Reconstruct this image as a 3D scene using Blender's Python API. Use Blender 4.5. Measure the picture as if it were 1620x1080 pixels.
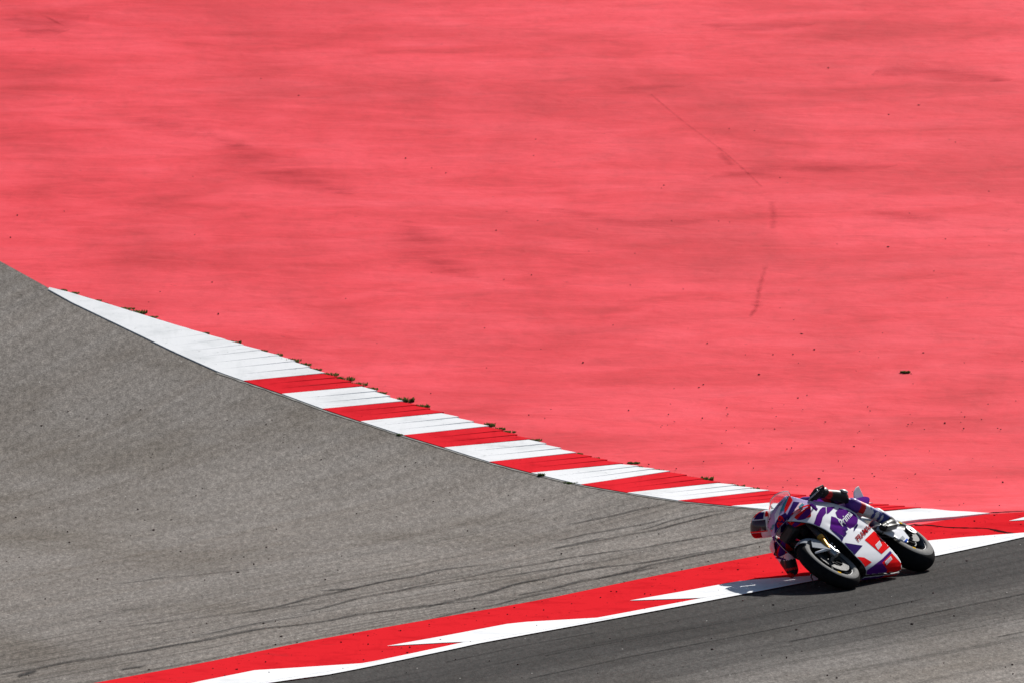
import bpy, bmesh, math, random
from mathutils import Vector, Matrix
from mathutils.bvhtree import BVHTree
from mathutils.geometry import delaunay_2d_cdt
random.seed(7)
for o in list(bpy.data.objects): bpy.data.objects.remove(o)
scene = bpy.context.scene
COL = scene.collection

# ------------------------------------------------------------------ camera
DIST, PPM, DEP = 110.0, 187.0, math.radians(6.5)      # metres to the bike, pixels per metre there, look-down angle
FPX = DIST * PPM
PITCH = DEP - math.atan((922 - 540) / FPX)
CAMH = DIST * math.sin(DEP)
cam = bpy.data.cameras.new('camera')
cam.sensor_width = 36.0
cam.lens = FPX / 1620.0 * 36.0
cam.clip_start = 1.0
cam.clip_end = 6000.0
cam.dof.use_dof = True
cam.dof.focus_distance = DIST
cam.dof.aperture_fstop = 9.0
camo = bpy.data.objects.new('camera', cam)
camo.location = (0, 0, CAMH)
camo.rotation_euler = (math.pi / 2 - PITCH, 0, 0)
COL.objects.link(camo)
scene.camera = camo

# ------------------------------------------------------------------ light
SUN_EL = math.radians(36)
sun_h = Vector((0.43, 0.90, 0)).normalized()
SUN = Vector((sun_h.x * math.cos(SUN_EL), sun_h.y * math.cos(SUN_EL), math.sin(SUN_EL)))
world = bpy.data.worlds.new('World')
scene.world = world
world.use_nodes = True
wn = world.node_tree
sky = wn.nodes.new('ShaderNodeTexSky')
sky.sky_type = 'NISHITA'
sky.sun_disc = False
sky.sun_elevation = SUN_EL
sky.sun_rotation = math.atan2(SUN.x, SUN.y)
wn.links.new(sky.outputs[0], wn.nodes['Background'].inputs[0])
wn.nodes['Background'].inputs[1].default_value = 0.05
sl = bpy.data.lights.new('sun', 'SUN')
sl.energy = 5.0
sl.angle = math.radians(0.53)
sl.color = (1.0, 0.965, 0.91)
so = bpy.data.objects.new('sun', sl)
so.location = (30, 130, 60)
so.rotation_euler = SUN.to_track_quat('Z', 'Y').to_euler()
COL.objects.link(so)
scene.view_settings.view_transform = 'Standard'
scene.view_settings.look = 'None'
scene.view_settings.gamma = 1.0
scene.view_settings.use_curve_mapping = False
scene.view_settings.exposure = 0.22

# ------------------------------------------------------------------ terrain profile and pixel -> ground
SLOPE, Y1, YW = 0.15, 111.5, 10.0
def hgt(y):
    u = (y - Y1) / YW
    if u <= 0: return 0.0
    if u <= 1: return SLOPE * YW * (u**3 - u**4 / 2)
    z = SLOPE * YW * 0.5
    yc = 178.0; w = 30.0
    if y <= yc: return z + SLOPE * (y - Y1 - YW)
    z += SLOPE * (yc - Y1 - YW)
    v = min((y - yc) / w, 1.0)
    return z + SLOPE * w * (v - v**3 + v**4 / 2)
def ray(px, py):
    x = (px - 810) / FPX; y = -(py - 540) / FPX
    c, s = math.cos(PITCH), math.sin(PITCH)
    return Vector((x, c + y * s, -s + y * c))
def ground(px, py):
    d = ray(px, py); a, b = 20.0, 400.0
    for _ in range(60):
        m = (a + b) / 2
        if CAMH + d.z / d.y * m > hgt(m): a = m
        else: b = m
    return Vector((d.x / d.y * a, a))
def G(pts): return [ground(*p) for p in pts]

# ------------------------------------------------------------------ helpers
def link(o, parent=None):
    COL.objects.link(o)
    if parent is not None: o.parent = parent
    return o
def mesh_obj(name, verts, faces, mats, parent=None, smooth=False, fmat=None, uvs=None):
    me = bpy.data.meshes.new(name)
    me.from_pydata([tuple(v) for v in verts], [], faces)
    for m in (mats if isinstance(mats, (list, tuple)) else [mats]): me.materials.append(m)
    if smooth: me.polygons.foreach_set('use_smooth', [True] * len(me.polygons))
    if fmat:
        for i, p in enumerate(me.polygons): p.material_index = fmat[i]
    if uvs:
        ul = me.uv_layers.new(name='UVMap')
        for l in me.loops: ul.data[l.index].uv = uvs[l.vertex_index]
    me.update()
    return link(bpy.data.objects.new(name, me), parent)
def empty(name, loc=(0, 0, 0)):
    o = bpy.data.objects.new(name, None); o.location = loc; o.empty_display_size = 0.2
    return link(o)
def tag(o, label=None, cat=None, group=None, kind=None):
    if label: o['label'] = label
    if cat: o['category'] = cat
    if group: o['group'] = group
    if kind: o['kind'] = kind
    return o
class MB:
    """collects simple shapes into one mesh"""
    def __init__(s): s.v = []; s.f = []
    def add(s, v, f):
        n = len(s.v); s.v += [Vector(p) for p in v]; s.f += [[i + n for i in q] for q in f]
        return s
    def box(s, c, d, rot=None):
        v = []
        for x in (-1, 1):
            for y in (-1, 1):
                for z in (-1, 1):
                    p = Vector((x * d[0] / 2, y * d[1] / 2, z * d[2] / 2))
                    if rot: p = rot @ p
                    v.append(p + Vector(c))
        return s.add(v, [(0,1,3,2),(4,6,7,5),(0,4,5,1),(2,3,7,6),(0,2,6,4),(1,5,7,3)])
    def tube(s, pts, rad, n=10, cap=True, flat=None):
        pts = [Vector(p) for p in pts]
        if not isinstance(rad, (list, tuple)): rad = [rad] * len(pts)
        rings = []; ref = None
        for i, p in enumerate(pts):
            t = (pts[min(i+1, len(pts)-1)] - pts[max(i-1, 0)]).normalized()
            if ref is None:
                ref = Vector((0, 0, 1)) if abs(t.z) < 0.9 else Vector((0, 1, 0))
            u = (ref - t * ref.dot(t)).normalized(); w = t.cross(u); ref = u
            rings.append([p + (u * math.cos(a) + w * math.sin(a) * (flat or 1)) * rad[i] for a in [2*math.pi*k/n for k in range(n)]])
        v = [q for r in rings for q in r]; f = []
        for i in range(len(pts)-1):
            for k in range(n):
                f.append((i*n+k, i*n+(k+1) % n, (i+1)*n+(k+1) % n, (i+1)*n+k))
        if cap:
            f.append(tuple(range(n-1, -1, -1))); f.append(tuple((len(pts)-1)*n + k for k in range(n)))
        return s.add(v, f)
    def lathe(s, prof, c, n=72, a0=0, a1=2*math.pi):
        """profile (r, y) turned about the y axis through c"""
        c = Vector(c); full = abs(a1 - a0 - 2*math.pi) < 1e-6; m = n if full else n + 1
        v = []
        for i in range(m):
            a = a0 + (a1 - a0) * i / n
            for r, y in prof: v.append(c + Vector((r*math.cos(a), y, r*math.sin(a))))
        k = len(prof); f = []
        for i in range(n):
            j = (i+1) % m
            for q in range(k-1): f.append((i*k+q, i*k+q+1, j*k+q+1, j*k+q))
        return s.add(v, f)
    def ball(s, c, r, nu=16, nv=10):
        r = Vector(r) if not isinstance(r, (int, float)) else Vector((r, r, r)); c = Vector(c)
        v = [c + Vector((0, 0, r.z))]; f = []
        for i in range(1, nv):
            t = math.pi*i/nv
            for k in range(nu):
                a = 2*math.pi*k/nu
                v.append(c + Vector((r.x*math.sin(t)*math.cos(a), r.y*math.sin(t)*math.sin(a), r.z*math.cos(t))))
        v.append(c - Vector((0, 0, r.z)))
        for k in range(nu): f.append((0, 1+k, 1+(k+1) % nu))
        for i in range(nv-2):
            for k in range(nu): f.append((1+i*nu+k, 1+(i+1)*nu+k, 1+(i+1)*nu+(k+1) % nu, 1+i*nu+(k+1) % nu))
        b = 1+(nv-2)*nu
        for k in range(nu): f.append((b+(k+1) % nu, b+k, len(v)-1))
        return s.add(v, f)
    def slab(s, quad, th):
        """a closed thin plate with the outline quad (3D loop), thickness th either side of it"""
        q = [Vector(p) for p in quad]; n = (q[1]-q[0]).cross(q[-1]-q[0]).normalized() * th / 2; k = len(q)
        return s.add([p+n for p in q] + [p-n for p in q],
                     [tuple(range(k)), tuple(range(2*k-1, k-1, -1))] + [(i, i+k, (i+1) % k + k, (i+1) % k) for i in range(k)])
    def build(s, name, mat, parent=None, smooth=True, bevel=0.0, angle=35):
        o = mesh_obj(name, s.v, s.f, mat, parent)
        bm = bmesh.new(); bm.from_mesh(o.data); bmesh.ops.recalc_face_normals(bm, faces=bm.faces); bm.to_mesh(o.data); bm.free()
        if smooth:
            o.data.polygons.foreach_set('use_smooth', [True]*len(o.data.polygons))
            o.data.set_sharp_from_angle(angle=math.radians(angle))
        if bevel:
            b = o.modifiers.new('bevel', 'BEVEL'); b.width = bevel; b.segments = 2; b.limit_method = 'ANGLE'
        return o

# ------------------------------------------------------------------ materials
def new_mat(name):
    m = bpy.data.materials.new(name); m.use_nodes = True
    nt = m.node_tree; b = nt.nodes['Principled BSDF']
    return m, nt, b
def N(nt, t, **kw):
    n = nt.nodes.new(t)
    for k, v in kw.items(): setattr(n, k, v)
    return n
def coords(nt, scale=(1, 1, 1), rot=(0, 0, 0), out='Object'):
    tc = N(nt, 'ShaderNodeTexCoord'); mp = N(nt, 'ShaderNodeMapping')
    mp.inputs['Scale'].default_value = scale; mp.inputs['Rotation'].default_value = rot
    nt.links.new(tc.outputs[out], mp.inputs[0]); return mp.outputs[0]
def noise(nt, vec, scale, detail=4, rough=0.55, dist=0.0):
    n = N(nt, 'ShaderNodeTexNoise'); n.inputs['Scale'].default_value = scale; n.inputs['Detail'].default_value = detail
    n.inputs['Roughness'].default_value = rough; n.inputs['Distortion'].default_value = dist
    nt.links.new(vec, n.inputs['Vector']); return n.outputs['Fac']
def ramp(nt, fac, stops):
    r = N(nt, 'ShaderNodeValToRGB'); e = r.color_ramp.elements
    while len(e) < len(stops): e.new(0.5)
    for i, (p, c) in enumerate(stops):
        e[i].position = p; e[i].color = (c[0], c[1], c[2], 1) if isinstance(c, (tuple, list)) else (c, c, c, 1)
    nt.links.new(fac, r.inputs[0]); return r.outputs[0]
def mix(nt, a, b, fac, mode='MIX'):
    m = N(nt, 'ShaderNodeMix', data_type='RGBA', blend_type=mode)
    for sock, val in ((m.inputs[0], fac), (m.inputs[6], a), (m.inputs[7], b)):
        if hasattr(val, 'links') or hasattr(val, 'is_linked'): nt.links.new(val, sock)
        elif isinstance(val, (int, float)): sock.default_value = val
        else: sock.default_value = (val[0], val[1], val[2], 1)
    return m.outputs[2]
def bump(nt, b, fac, strength, dist):
    n = N(nt, 'ShaderNodeBump'); n.inputs['Strength'].default_value = strength; n.inputs['Distance'].default_value = dist
    nt.links.new(fac, n.inputs['Height']); nt.links.new(n.outputs[0], b.inputs['Normal'])
def simple(name, col, rough=0.5, metal=0.0, coat=0.0, var=0.12, vs=9.0, spec=0.5):
    m, nt, b = new_mat(name)
    v = coords(nt); n = noise(nt, v, vs, 5)
    lo = tuple(c*(1-var) for c in col); hi = tuple(min(1, c*(1+var)) for c in col)
    nt.links.new(ramp(nt, n, [(0.3, lo), (0.7, hi)]), b.inputs['Base Color'])
    r = N(nt, 'ShaderNodeMapRange'); r.inputs[3].default_value = max(0.02, rough*0.8); r.inputs[4].default_value = min(1, rough*1.2)
    nt.links.new(noise(nt, v, vs*2.3, 3), r.inputs[0]); nt.links.new(r.outputs[0], b.inputs['Roughness'])
    b.inputs['Metallic'].default_value = metal; b.inputs['Coat Weight'].default_value = coat; b.inputs['Coat Roughness'].default_value = 0.025
    b.inputs['Specular IOR Level'].default_value = spec
    return m

def mat_red_bank():
    m, nt, b = new_mat('red_painted_asphalt')
    big = noise(nt, coords(nt, (0.22, 0.55, 0.5), (0, 0, -0.25)), 1.0, 5, 0.6, 0.9)
    streak = noise(nt, coords(nt, (0.55, 1.15, 2), (0, 0, -0.25)), 1.0, 7, 0.58, 0.7)
    fine = noise(nt, coords(nt, (1.7, 3.2, 6), (0, 0, -0.2)), 1.0, 6, 0.6, 0.5)
    speck = noise(nt, coords(nt, (9, 9, 9)), 1.0, 3, 0.6)
    c = ramp(nt, streak, [(0.28, (0.68, 0.028, 0.043)), (0.42, (0.83, 0.044, 0.065)), (0.53, (0.89, 0.059, 0.084)), (0.72, (0.93, 0.078, 0.108))])
    c = mix(nt, c, (0.64, 0.022, 0.036), ramp(nt, big, [(0.32, 0.6), (0.54, 0.0)]))
    c = mix(nt, c, ramp(nt, fine, [(0.30, (0.74, 0.66, 0.66)), (0.46, (0.98, 0.96, 0.96)), (0.72, (1.03, 1.12, 1.12))]), 0.42, 'MULTIPLY')
    patches = noise(nt, coords(nt, (0.55, 0.16, 1), (0, 0, 0.15)), 1.0, 6, 0.62, 0.5)
    c = mix(nt, c, ramp(nt, patches, [(0.30, (0.80, 0.68, 0.68)), (0.48, (0.98, 0.95, 0.95)), (0.68, (1.05, 1.18, 1.18))]), 0.8, 'MULTIPLY')
    tex = noise(nt, coords(nt, (7, 3.0, 1), (0, 0, 0.3)), 1.0, 5, 0.7)
    c = mix(nt, c, ramp(nt, tex, [(0.28, (0.86, 0.80, 0.80)), (0.5, (1, 1, 1)), (0.7, (1.04, 1.1, 1.1))]), 0.6, 'MULTIPLY')
    c = mix(nt, c, (0.40, 0.02, 0.03), ramp(nt, speck, [(0.70, 0.0), (0.78, 0.5)]))
    nt.links.new(c, b.inputs['Base Color'])
    b.inputs['Roughness'].default_value = 0.62
    b.inputs['Specular IOR Level'].default_value = 0.04
    bump(nt, b, fine, 0.4, 0.03)
    return m
def mat_asphalt(name, dark, mid, light, rubber):
    """uv: u metres along the track edge, v metres away from it"""
    m, nt, b = new_mat(name)
    grain = noise(nt, coords(nt, (1, 0.45, 1)), 62.0, 3, 0.8)
    grain2 = noise(nt, coords(nt, (1, 0.20, 1)), 24.0, 5, 0.75)
    blot = noise(nt, coords(nt, (0.35, 0.3, 0.3)), 1.0, 5, 0.6, 0.3)
    c = ramp(nt, grain2, [(0.25, dark), (0.5, mid), (0.75, light)])
    c = mix(nt, c, ramp(nt, grain, [(0.25, 0.35), (0.5, 1.0), (0.74, 1.75)]), 0.9, 'MULTIPLY')
    c = mix(nt, c, ramp(nt, blot, [(0.3, (0.74, 0.69, 0.62)), (0.5, (1.02, 0.995, 0.965)), (0.7, (1.14, 1.11, 1.07))]), 0.9, 'MULTIPLY')
    st = noise(nt, coords(nt, (0.10, 7.0, 1), out='UV'), 1.0, 6, 0.7, 0.25)
    st2 = noise(nt, coords(nt, (0.04, 1.5, 1), out='UV'), 1.0, 3, 0.6, 0.2)
    if rubber:
        sep = N(nt, 'ShaderNodeSeparateXYZ'); tc = N(nt, 'ShaderNodeTexCoord'); nt.links.new(tc.outputs['UV'], sep.inputs[0])
        wob = N(nt, 'ShaderNodeMath', operation='MULTIPLY_ADD'); nt.links.new(st2, wob.inputs[0]); wob.inputs[1].default_value = 2.4
        nt.links.new(sep.outputs[1], wob.inputs[2])
        div = N(nt, 'ShaderNodeMath', operation='DIVIDE'); nt.links.new(wob.outputs[0], div.inputs[0]); div.inputs[1].default_value = 8.0
        band = ramp(nt, div.outputs[0], [(0.10, 0.92), (0.28, 1.0), (0.38, 0.84), (0.52, 0.45), (0.74, 0.0)])
        c = mix(nt, c, mix(nt, c, (0.17, 0.176, 0.186), 1.0, 'MULTIPLY'), band)
        c = mix(nt, c, ramp(nt, st, [(0.33, 0.50), (0.47, 0.92), (0.62, 1.06)]), 0.8, 'MULTIPLY')
    else:
        sep = N(nt, 'ShaderNodeSeparateXYZ'); tc = N(nt, 'ShaderNodeTexCoord'); nt.links.new(tc.outputs['UV'], sep.inputs[0])
        div = N(nt, 'ShaderNodeMath', operation='DIVIDE'); nt.links.new(sep.outputs[1], div.inputs[0]); div.inputs[1].default_value = 8.0
        near = ramp(nt, div.outputs[0], [(0.02, 0.95), (0.45, 0.8), (0.9, 0.25)])
        c = mix(nt, c, mix(nt, c, ramp(nt, st, [(0.36, 0.50), (0.46, 0.84), (0.56, 1.03)]), 1.0, 'MULTIPLY'), near)
        c = mix(nt, c, ramp(nt, st2, [(0.35, (0.86, 0.83, 0.80)), (0.6, (1.03, 1.03, 1.03))]), 0.8, 'MULTIPLY')
    vo = N(nt, 'ShaderNodeTexVoronoi'); vo.inputs['Scale'].default_value = 5.5
    nt.links.new(coords(nt, (1, 0.35, 1)), vo.inputs['Vector'])
    c = mix(nt, c, (0.55, 0.53, 0.50), ramp(nt, vo.outputs['Distance'], [(0.022, 0.8), (0.042, 0.0)]))
    nt.links.new(c, b.inputs['Base Color'])
    b.inputs['Roughness'].default_value = 0.85
    b.inputs['Specular IOR Level'].default_value = 0.03
    bump(nt, b, grain, 0.35, 0.012)
    return m
def mat_paint(name, base, dirty, speck=0.35):
    m, nt, b = new_mat(name)
    a = noise(nt, coords(nt, (1.2, 1.2, 1.2)), 2.0, 6, 0.65)
    s = noise(nt, coords(nt, (1, 0.5, 1)), 22.0, 3, 0.7)
    streak = noise(nt, coords(nt, (6, 0.8, 1), (0, 0, 0.5)), 1.0, 4, 0.65)
    c = ramp(nt, a, [(0.25, dirty), (0.5, base)])
    c = mix(nt, c, dirty, ramp(nt, streak, [(0.55, 0.0), (0.8, 0.6)]))
    c = mix(nt, c, tuple(x*0.35 for x in base), ramp(nt, s, [(0.64, 0.0), (0.72, speck)]))
    scuff = noise(nt, coords(nt, (1.1, 2.6, 1), (0, 0, 0.45)), 1.6, 7, 0.7, 0.4)
    c = mix(nt, c, tuple(x*0.25+0.03 for x in base), ramp(nt, scuff, [(0.60, 0.0), (0.74, 0.42)]))
    nt.links.new(c, b.inputs['Base Color']); b.inputs['Roughness'].default_value = 0.6
    b.inputs['Specular IOR Level'].default_value = 0.0
    bump(nt, b, s, 0.25, 0.006)
    return m
def mat_mark():
    """rubber laid on asphalt: broken, see-through"""
    m, nt, b = new_mat('tyre_rubber_mark')
    b.inputs['Base Color'].default_value = (0.035, 0.034, 0.034, 1); b.inputs['Roughness'].default_value = 0.9; b.inputs['Specular IOR Level'].default_value = 0.03
    n = noise(nt, coords(nt, (0.9, 3, 1), out='UV'), 1.0, 6, 0.75)
    g = noise(nt, coords(nt), 24.0, 2, 0.7)
    tc = N(nt, 'ShaderNodeTexCoord'); sep = N(nt, 'ShaderNodeSeparateXYZ'); nt.links.new(tc.outputs['UV'], sep.inputs[0])
    edge = ramp(nt, sep.outputs[1], [(0.0, 0.0), (0.35, 1.0), (0.65, 1.0), (1.0, 0.0)])
    a = mix(nt, ramp(nt, n, [(0.34, 0.0), (0.56, 0.9)]), ramp(nt, g, [(0.3, 0.45), (0.55, 1.0)]), 1.0, 'MULTIPLY')
    a = mix(nt, a, edge, 1.0, 'MULTIPLY')
    nt.links.new(a, b.inputs['Alpha']); return m
def mat_smear():
    m, nt, b = new_mat('dark_red_smear')
    b.inputs['Base Color'].default_value = (0.36, 0.016, 0.028, 1); b.inputs['Roughness'].default_value = 0.9; b.inputs['Specular IOR Level'].default_value = 0.05
    n = noise(nt, coords(nt, (0.9, 3.0, 1), (0, 0, -0.3)), 1.0, 6, 0.65, 0.6)
    tc = N(nt, 'ShaderNodeTexCoord'); sep = N(nt, 'ShaderNodeSeparateXYZ'); nt.links.new(tc.outputs['UV'], sep.inputs[0])
    edge = ramp(nt, sep.outputs[1], [(0.0, 0.0), (0.5, 1.0), (1.0, 0.0)])
    nt.links.new(mix(nt, ramp(nt, n, [(0.34, 0.0), (0.72, 0.42)]), edge, 1.0, 'MULTIPLY'), b.inputs['Alpha']); return m
def mat_grass():
    m, nt, b = new_mat('grass_blades')
    c = ramp(nt, noise(nt, coords(nt), 30, 3), [(0.3, (0.035, 0.065, 0.012)), (0.55, (0.065, 0.10, 0.022)), (0.8, (0.17, 0.12, 0.045))])
    nt.links.new(c, b.inputs['Base Color']); b.inputs['Roughness'].default_value = 0.6
    tr = N(nt, 'ShaderNodeBsdfTranslucent'); nt.links.new(c, tr.inputs[0]); ms = N(nt, 'ShaderNodeMixShader'); ms.inputs[0].default_value = 0.5
    nt.links.new(b.outputs[0], ms.inputs[1]); nt.links.new(tr.outputs[0], ms.inputs[2]); nt.links.new(ms.outputs[0], nt.nodes['Material Output'].inputs[0]); return m
def mat_field():
    m, nt, b = new_mat('meadow')
    c = ramp(nt, noise(nt, coords(nt), 0.4, 8, 0.65), [(0.3, (0.05, 0.08, 0.02)), (0.6, (0.10, 0.12, 0.04)), (0.8, (0.17, 0.14, 0.07))])
    nt.links.new(c, b.inputs['Base Color']); b.inputs['Roughness'].default_value = 0.95; return m
def mat_clear():
    m, nt, b = new_mat('clear_acrylic')
    b.inputs['Base Color'].default_value = (0.93, 0.95, 0.96, 1); b.inputs['Roughness'].default_value = 0.03
    b.inputs['Transmission Weight'].default_value = 1.0; b.inputs['IOR'].default_value = 1.06; b.inputs['Specular IOR Level'].default_value = 0.3
    return m
M = dict(
    bank=mat_red_bank(),
    service=mat_asphalt('grey_worn_asphalt', (0.108, 0.100, 0.093), (0.198, 0.184, 0.174), (0.30, 0.281, 0.265), False),
    track=mat_asphalt('racing_line_asphalt', (0.155, 0.144, 0.136), (0.26, 0.243, 0.231), (0.37, 0.347, 0.33), True),
    kred=mat_paint('kerb_red_paint', (0.69, 0.020, 0.028), (0.50, 0.012, 0.018), 0.85),
    kred2=mat_paint('sawtooth_red_paint', (0.78, 0.026, 0.038), (0.56, 0.016, 0.024), 0.5),
    kwhite=mat_paint('kerb_white_paint', (0.87, 0.88, 0.895), (0.70, 0.72, 0.73), 0.4),
    concrete=simple('kerb_concrete', (0.30, 0.29, 0.27), 0.9, spec=0.0, var=0.3),
    mark=mat_mark(), smear=mat_smear(), grass=mat_grass(), field=mat_field(), clear=mat_clear(),
    soil=simple('dark_joint_soil', (0.05, 0.012, 0.012), 0.95, spec=0.0, var=0.4, vs=20),
    rubber=simple('rubber_crumb', (0.06, 0.03, 0.03), 0.9, spec=0.0),
    crack=simple('dark_red_crack', (0.58, 0.036, 0.055), 0.9, var=0.4, vs=4),
    white=simple('white_gloss_paint', (0.80, 0.81, 0.85), 0.5, spec=0.0, coat=0.03, var=0.02),
    shaded_white=simple('shaded_white_paint', (0.46, 0.38, 0.62), 0.5, spec=0.0, coat=0.05, var=0.03),  # white nose bodywork with its bluish shade painted into the base colour
    purple=simple('purple_gloss_paint', (0.085, 0.012, 0.18), 0.5, spec=0.0, coat=0.03, var=0.06),
    navy=simple('dark_violet_paint', (0.032, 0.012, 0.11), 0.5, spec=0.0, coat=0.03, var=0.06),
    red=simple('red_gloss_paint', (0.80, 0.012, 0.014), 0.5, spec=0.0, coat=0.03, var=0.05),
    darkred=simple('maroon_print', (0.30, 0.006, 0.012), 0.55, spec=0.0, var=0.03),
    teal=simple('teal_print', (0.03, 0.22, 0.30), 0.55, spec=0.0, coat=0.5, var=0.05),
    blue=simple('blue_print', (0.02, 0.10, 0.55), 0.55, spec=0.0, var=0.05),
    yellow=simple('yellow_print', (0.85, 0.50, 0.02), 0.55, spec=0.0, var=0.03),
    pink=simple('pale_pink_print', (0.80, 0.55, 0.60), 0.55, spec=0.0, var=0.03),
    grey=simple('grey_paint', (0.36, 0.38, 0.41), 0.55, spec=0.0, coat=0.3, var=0.1),
    carbon=simple('carbon_fibre', (0.018, 0.018, 0.02), 0.35, coat=0.4, var=0.3, vs=40),
    black=simple('matt_black', (0.012, 0.012, 0.013), 0.6, var=0.3),
    tread=simple('slick_tread', (0.014, 0.014, 0.015), 0.8, var=0.25, vs=25, spec=0.03),
    shoulder=simple('scuffed_sunlit_shoulder', (0.19, 0.187, 0.183), 0.75, var=0.12, vs=30, spec=0.08),  # scuffed rubber, colour lightened to include the sunlit band on the shoulder
    metal=simple('bare_metal', (0.42, 0.43, 0.45), 0.45, 0.8, var=0.15),
    dmetal=simple('dark_metal', (0.07, 0.07, 0.078), 0.5, 0.5, var=0.25),
    gold=simple('gold_anodised', (0.70, 0.36, 0.05), 0.45, 0.6, var=0.1),
    disc=simple('brake_disc', (0.03, 0.031, 0.034), 0.6, 0.0, var=0.2, vs=30, spec=0.12),
    leather_black=simple('black_leather', (0.015, 0.015, 0.017), 0.45, var=0.3, vs=40, spec=0.2),
    leather_white=simple('white_leather', (0.72, 0.72, 0.76), 0.42, var=0.05, vs=30, spec=0.2),
    leather_purple=simple('purple_leather', (0.12, 0.035, 0.30), 0.38, var=0.12, vs=30, spec=0.2),
    leather_red=simple('red_leather', (0.60, 0.012, 0.016), 0.4, var=0.08, vs=30, spec=0.2),
    leather_blue=simple('blue_leather', (0.06, 0.07, 0.28), 0.4, var=0.1, vs=30, spec=0.2),
    slider=simple('grey_slider_plastic', (0.46, 0.50, 0.49), 0.4, var=0.15, vs=60),
    visor=simple('dark_visor', (0.035, 0.006, 0.022), 0.15, coat=0.4, var=0.1),
    skin=simple('skin', (0.45, 0.26, 0.19), 0.5, var=0.05),
)
for k in ('crack',): M[k].node_tree.nodes['Principled BSDF'].inputs['Specular IOR Level'].default_value = 0.1

# ------------------------------------------------------------------ curves on the ground
def resample(pts, step):
    """Catmull-Rom through 2D points, then even spacing"""
    p = [pts[0]*2 - pts[1]] + list(pts) + [pts[-1]*2 - pts[-2]]
    dense = []
    for i in range(1, len(p)-2):
        for k in range(24):
            t = k/24
            dense.append(0.5*((2*p[i]) + (p[i+1]-p[i-1])*t + (2*p[i-1]-5*p[i]+4*p[i+1]-p[i+2])*t*t + (3*p[i]-p[i-1]-3*p[i+1]+p[i+2])*t**3))
    dense.append(pts[-1])
    return even(dense, step=step)
def even(dense, step=None, n=None):
    acc = [0.0]
    for a, b in zip(dense, dense[1:]): acc.append(acc[-1] + (b-a).length)
    L = acc[-1]; n = n or max(2, int(L/step)+1); out = []; j = 0
    for i in range(n):
        s = L*i/(n-1)
        while j < len(acc)-2 and acc[j+1] < s: j += 1
        t = (s-acc[j])/max(1e-9, acc[j+1]-acc[j]); out.append(dense[j].lerp(dense[j+1], min(1, max(0, t))))
    return out
def extend(pts, a=0.0, b=0.0):
    r = list(pts)
    if a:
        d = (r[0]-r[1]).normalized(); r = [r[0] + d*a*k/20 for k in range(20, 0, -1)] + r
    if b:
        d = (r[-1]-r[-2]).normalized(); r = r + [r[-1] + d*b*k/20 for k in range(1, 21)]
    return r
def drape(p, off): return Vector((p.x, p.y, hgt(p.y) + off))
def ruled(name, A, B, rows, off, mat, parent=None, skirt=0.0, uv=False):
    n = len(A); v = []; uvs = []; s = 0
    for i in range(n):
        if i: s += (A[i]-A[i-1]).length
        w = (B[i]-A[i]).length
        for k in range(rows+1):
            t = k/rows; v.append(drape(A[i].lerp(B[i], t), off)); uvs.append((s, t*w))
    f = [(i*(rows+1)+k, (i+1)*(rows+1)+k, (i+1)*(rows+1)+k+1, i*(rows+1)+k+1) for i in range(n-1) for k in range(rows)]
    if skirt:
        rim = [i*(rows+1) for i in range(n)] + [(n-1)*(rows+1)+k for k in range(1, rows+1)] + \
              [i*(rows+1)+rows for i in range(n-2, -1, -1)] + [k for k in range(rows-1, 0, -1)]
        b0 = len(v)
        for r in rim: v.append(v[r] - Vector((0, 0, skirt))); uvs.append(uvs[r])
        m = len(rim); f += [(rim[i], b0+i, b0+(i+1) % m, rim[(i+1) % m]) for i in range(m)]
    o = mesh_obj(name, v, f, mat, parent, uvs=uvs)
    bm = bmesh.new(); bm.from_mesh(o.data); bmesh.ops.recalc_face_normals(bm, faces=bm.faces)
    if sum(q.normal.z*q.calc_area() for q in bm.faces) < 0: bmesh.ops.reverse_faces(bm, faces=bm.faces)
    bm.to_mesh(o.data); bm.free()
    return o
def patch(name, px, off, mat, parent=None, pre=None):
    """filled ground polygon given by photo pixels"""
    P = pre or G(px)
    d = []
    for a, b in zip(P, P[1:]+P[:1]):
        k = max(1, int((b-a).length/0.3)); d += [a.lerp(b, i/k) for i in range(k)]
    n = len(d); r = delaunay_2d_cdt(d, [(i, (i+1) % n) for i in range(n)], [], 1, 1e-6)
    f = []
    for t in r[2]:
        a, b, c = [r[0][i] for i in t[:3]]
        f.append(tuple(t) if (b-a).cross(c-a) > 0 else tuple(reversed(t)))
    return mesh_obj(name, [drape(p, off) for p in r[0]], f, mat, parent)
def ribbon(name, pts, w, off, mat, parent=None):
    """thin strip along 2D ground points; w = width or list of widths"""
    n = len(pts); v = []; uv = []; s = 0
    for i, p in enumerate(pts):
        t = (pts[min(i+1, n-1)]-pts[max(i-1, 0)]).normalized(); q = Vector((-t.y, t.x)); ww = w[i] if isinstance(w, list) else w
        if i: s += (p-pts[i-1]).length
        v += [drape(p-q*ww/2, off), drape(p+q*ww/2, off)]; uv += [(s, 0), (s, 1)]
    return mesh_obj(name, v, [(2*i, 2*i+2, 2*i+3, 2*i+1) for i in range(n-1)], mat, parent, uvs=uv)

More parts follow.
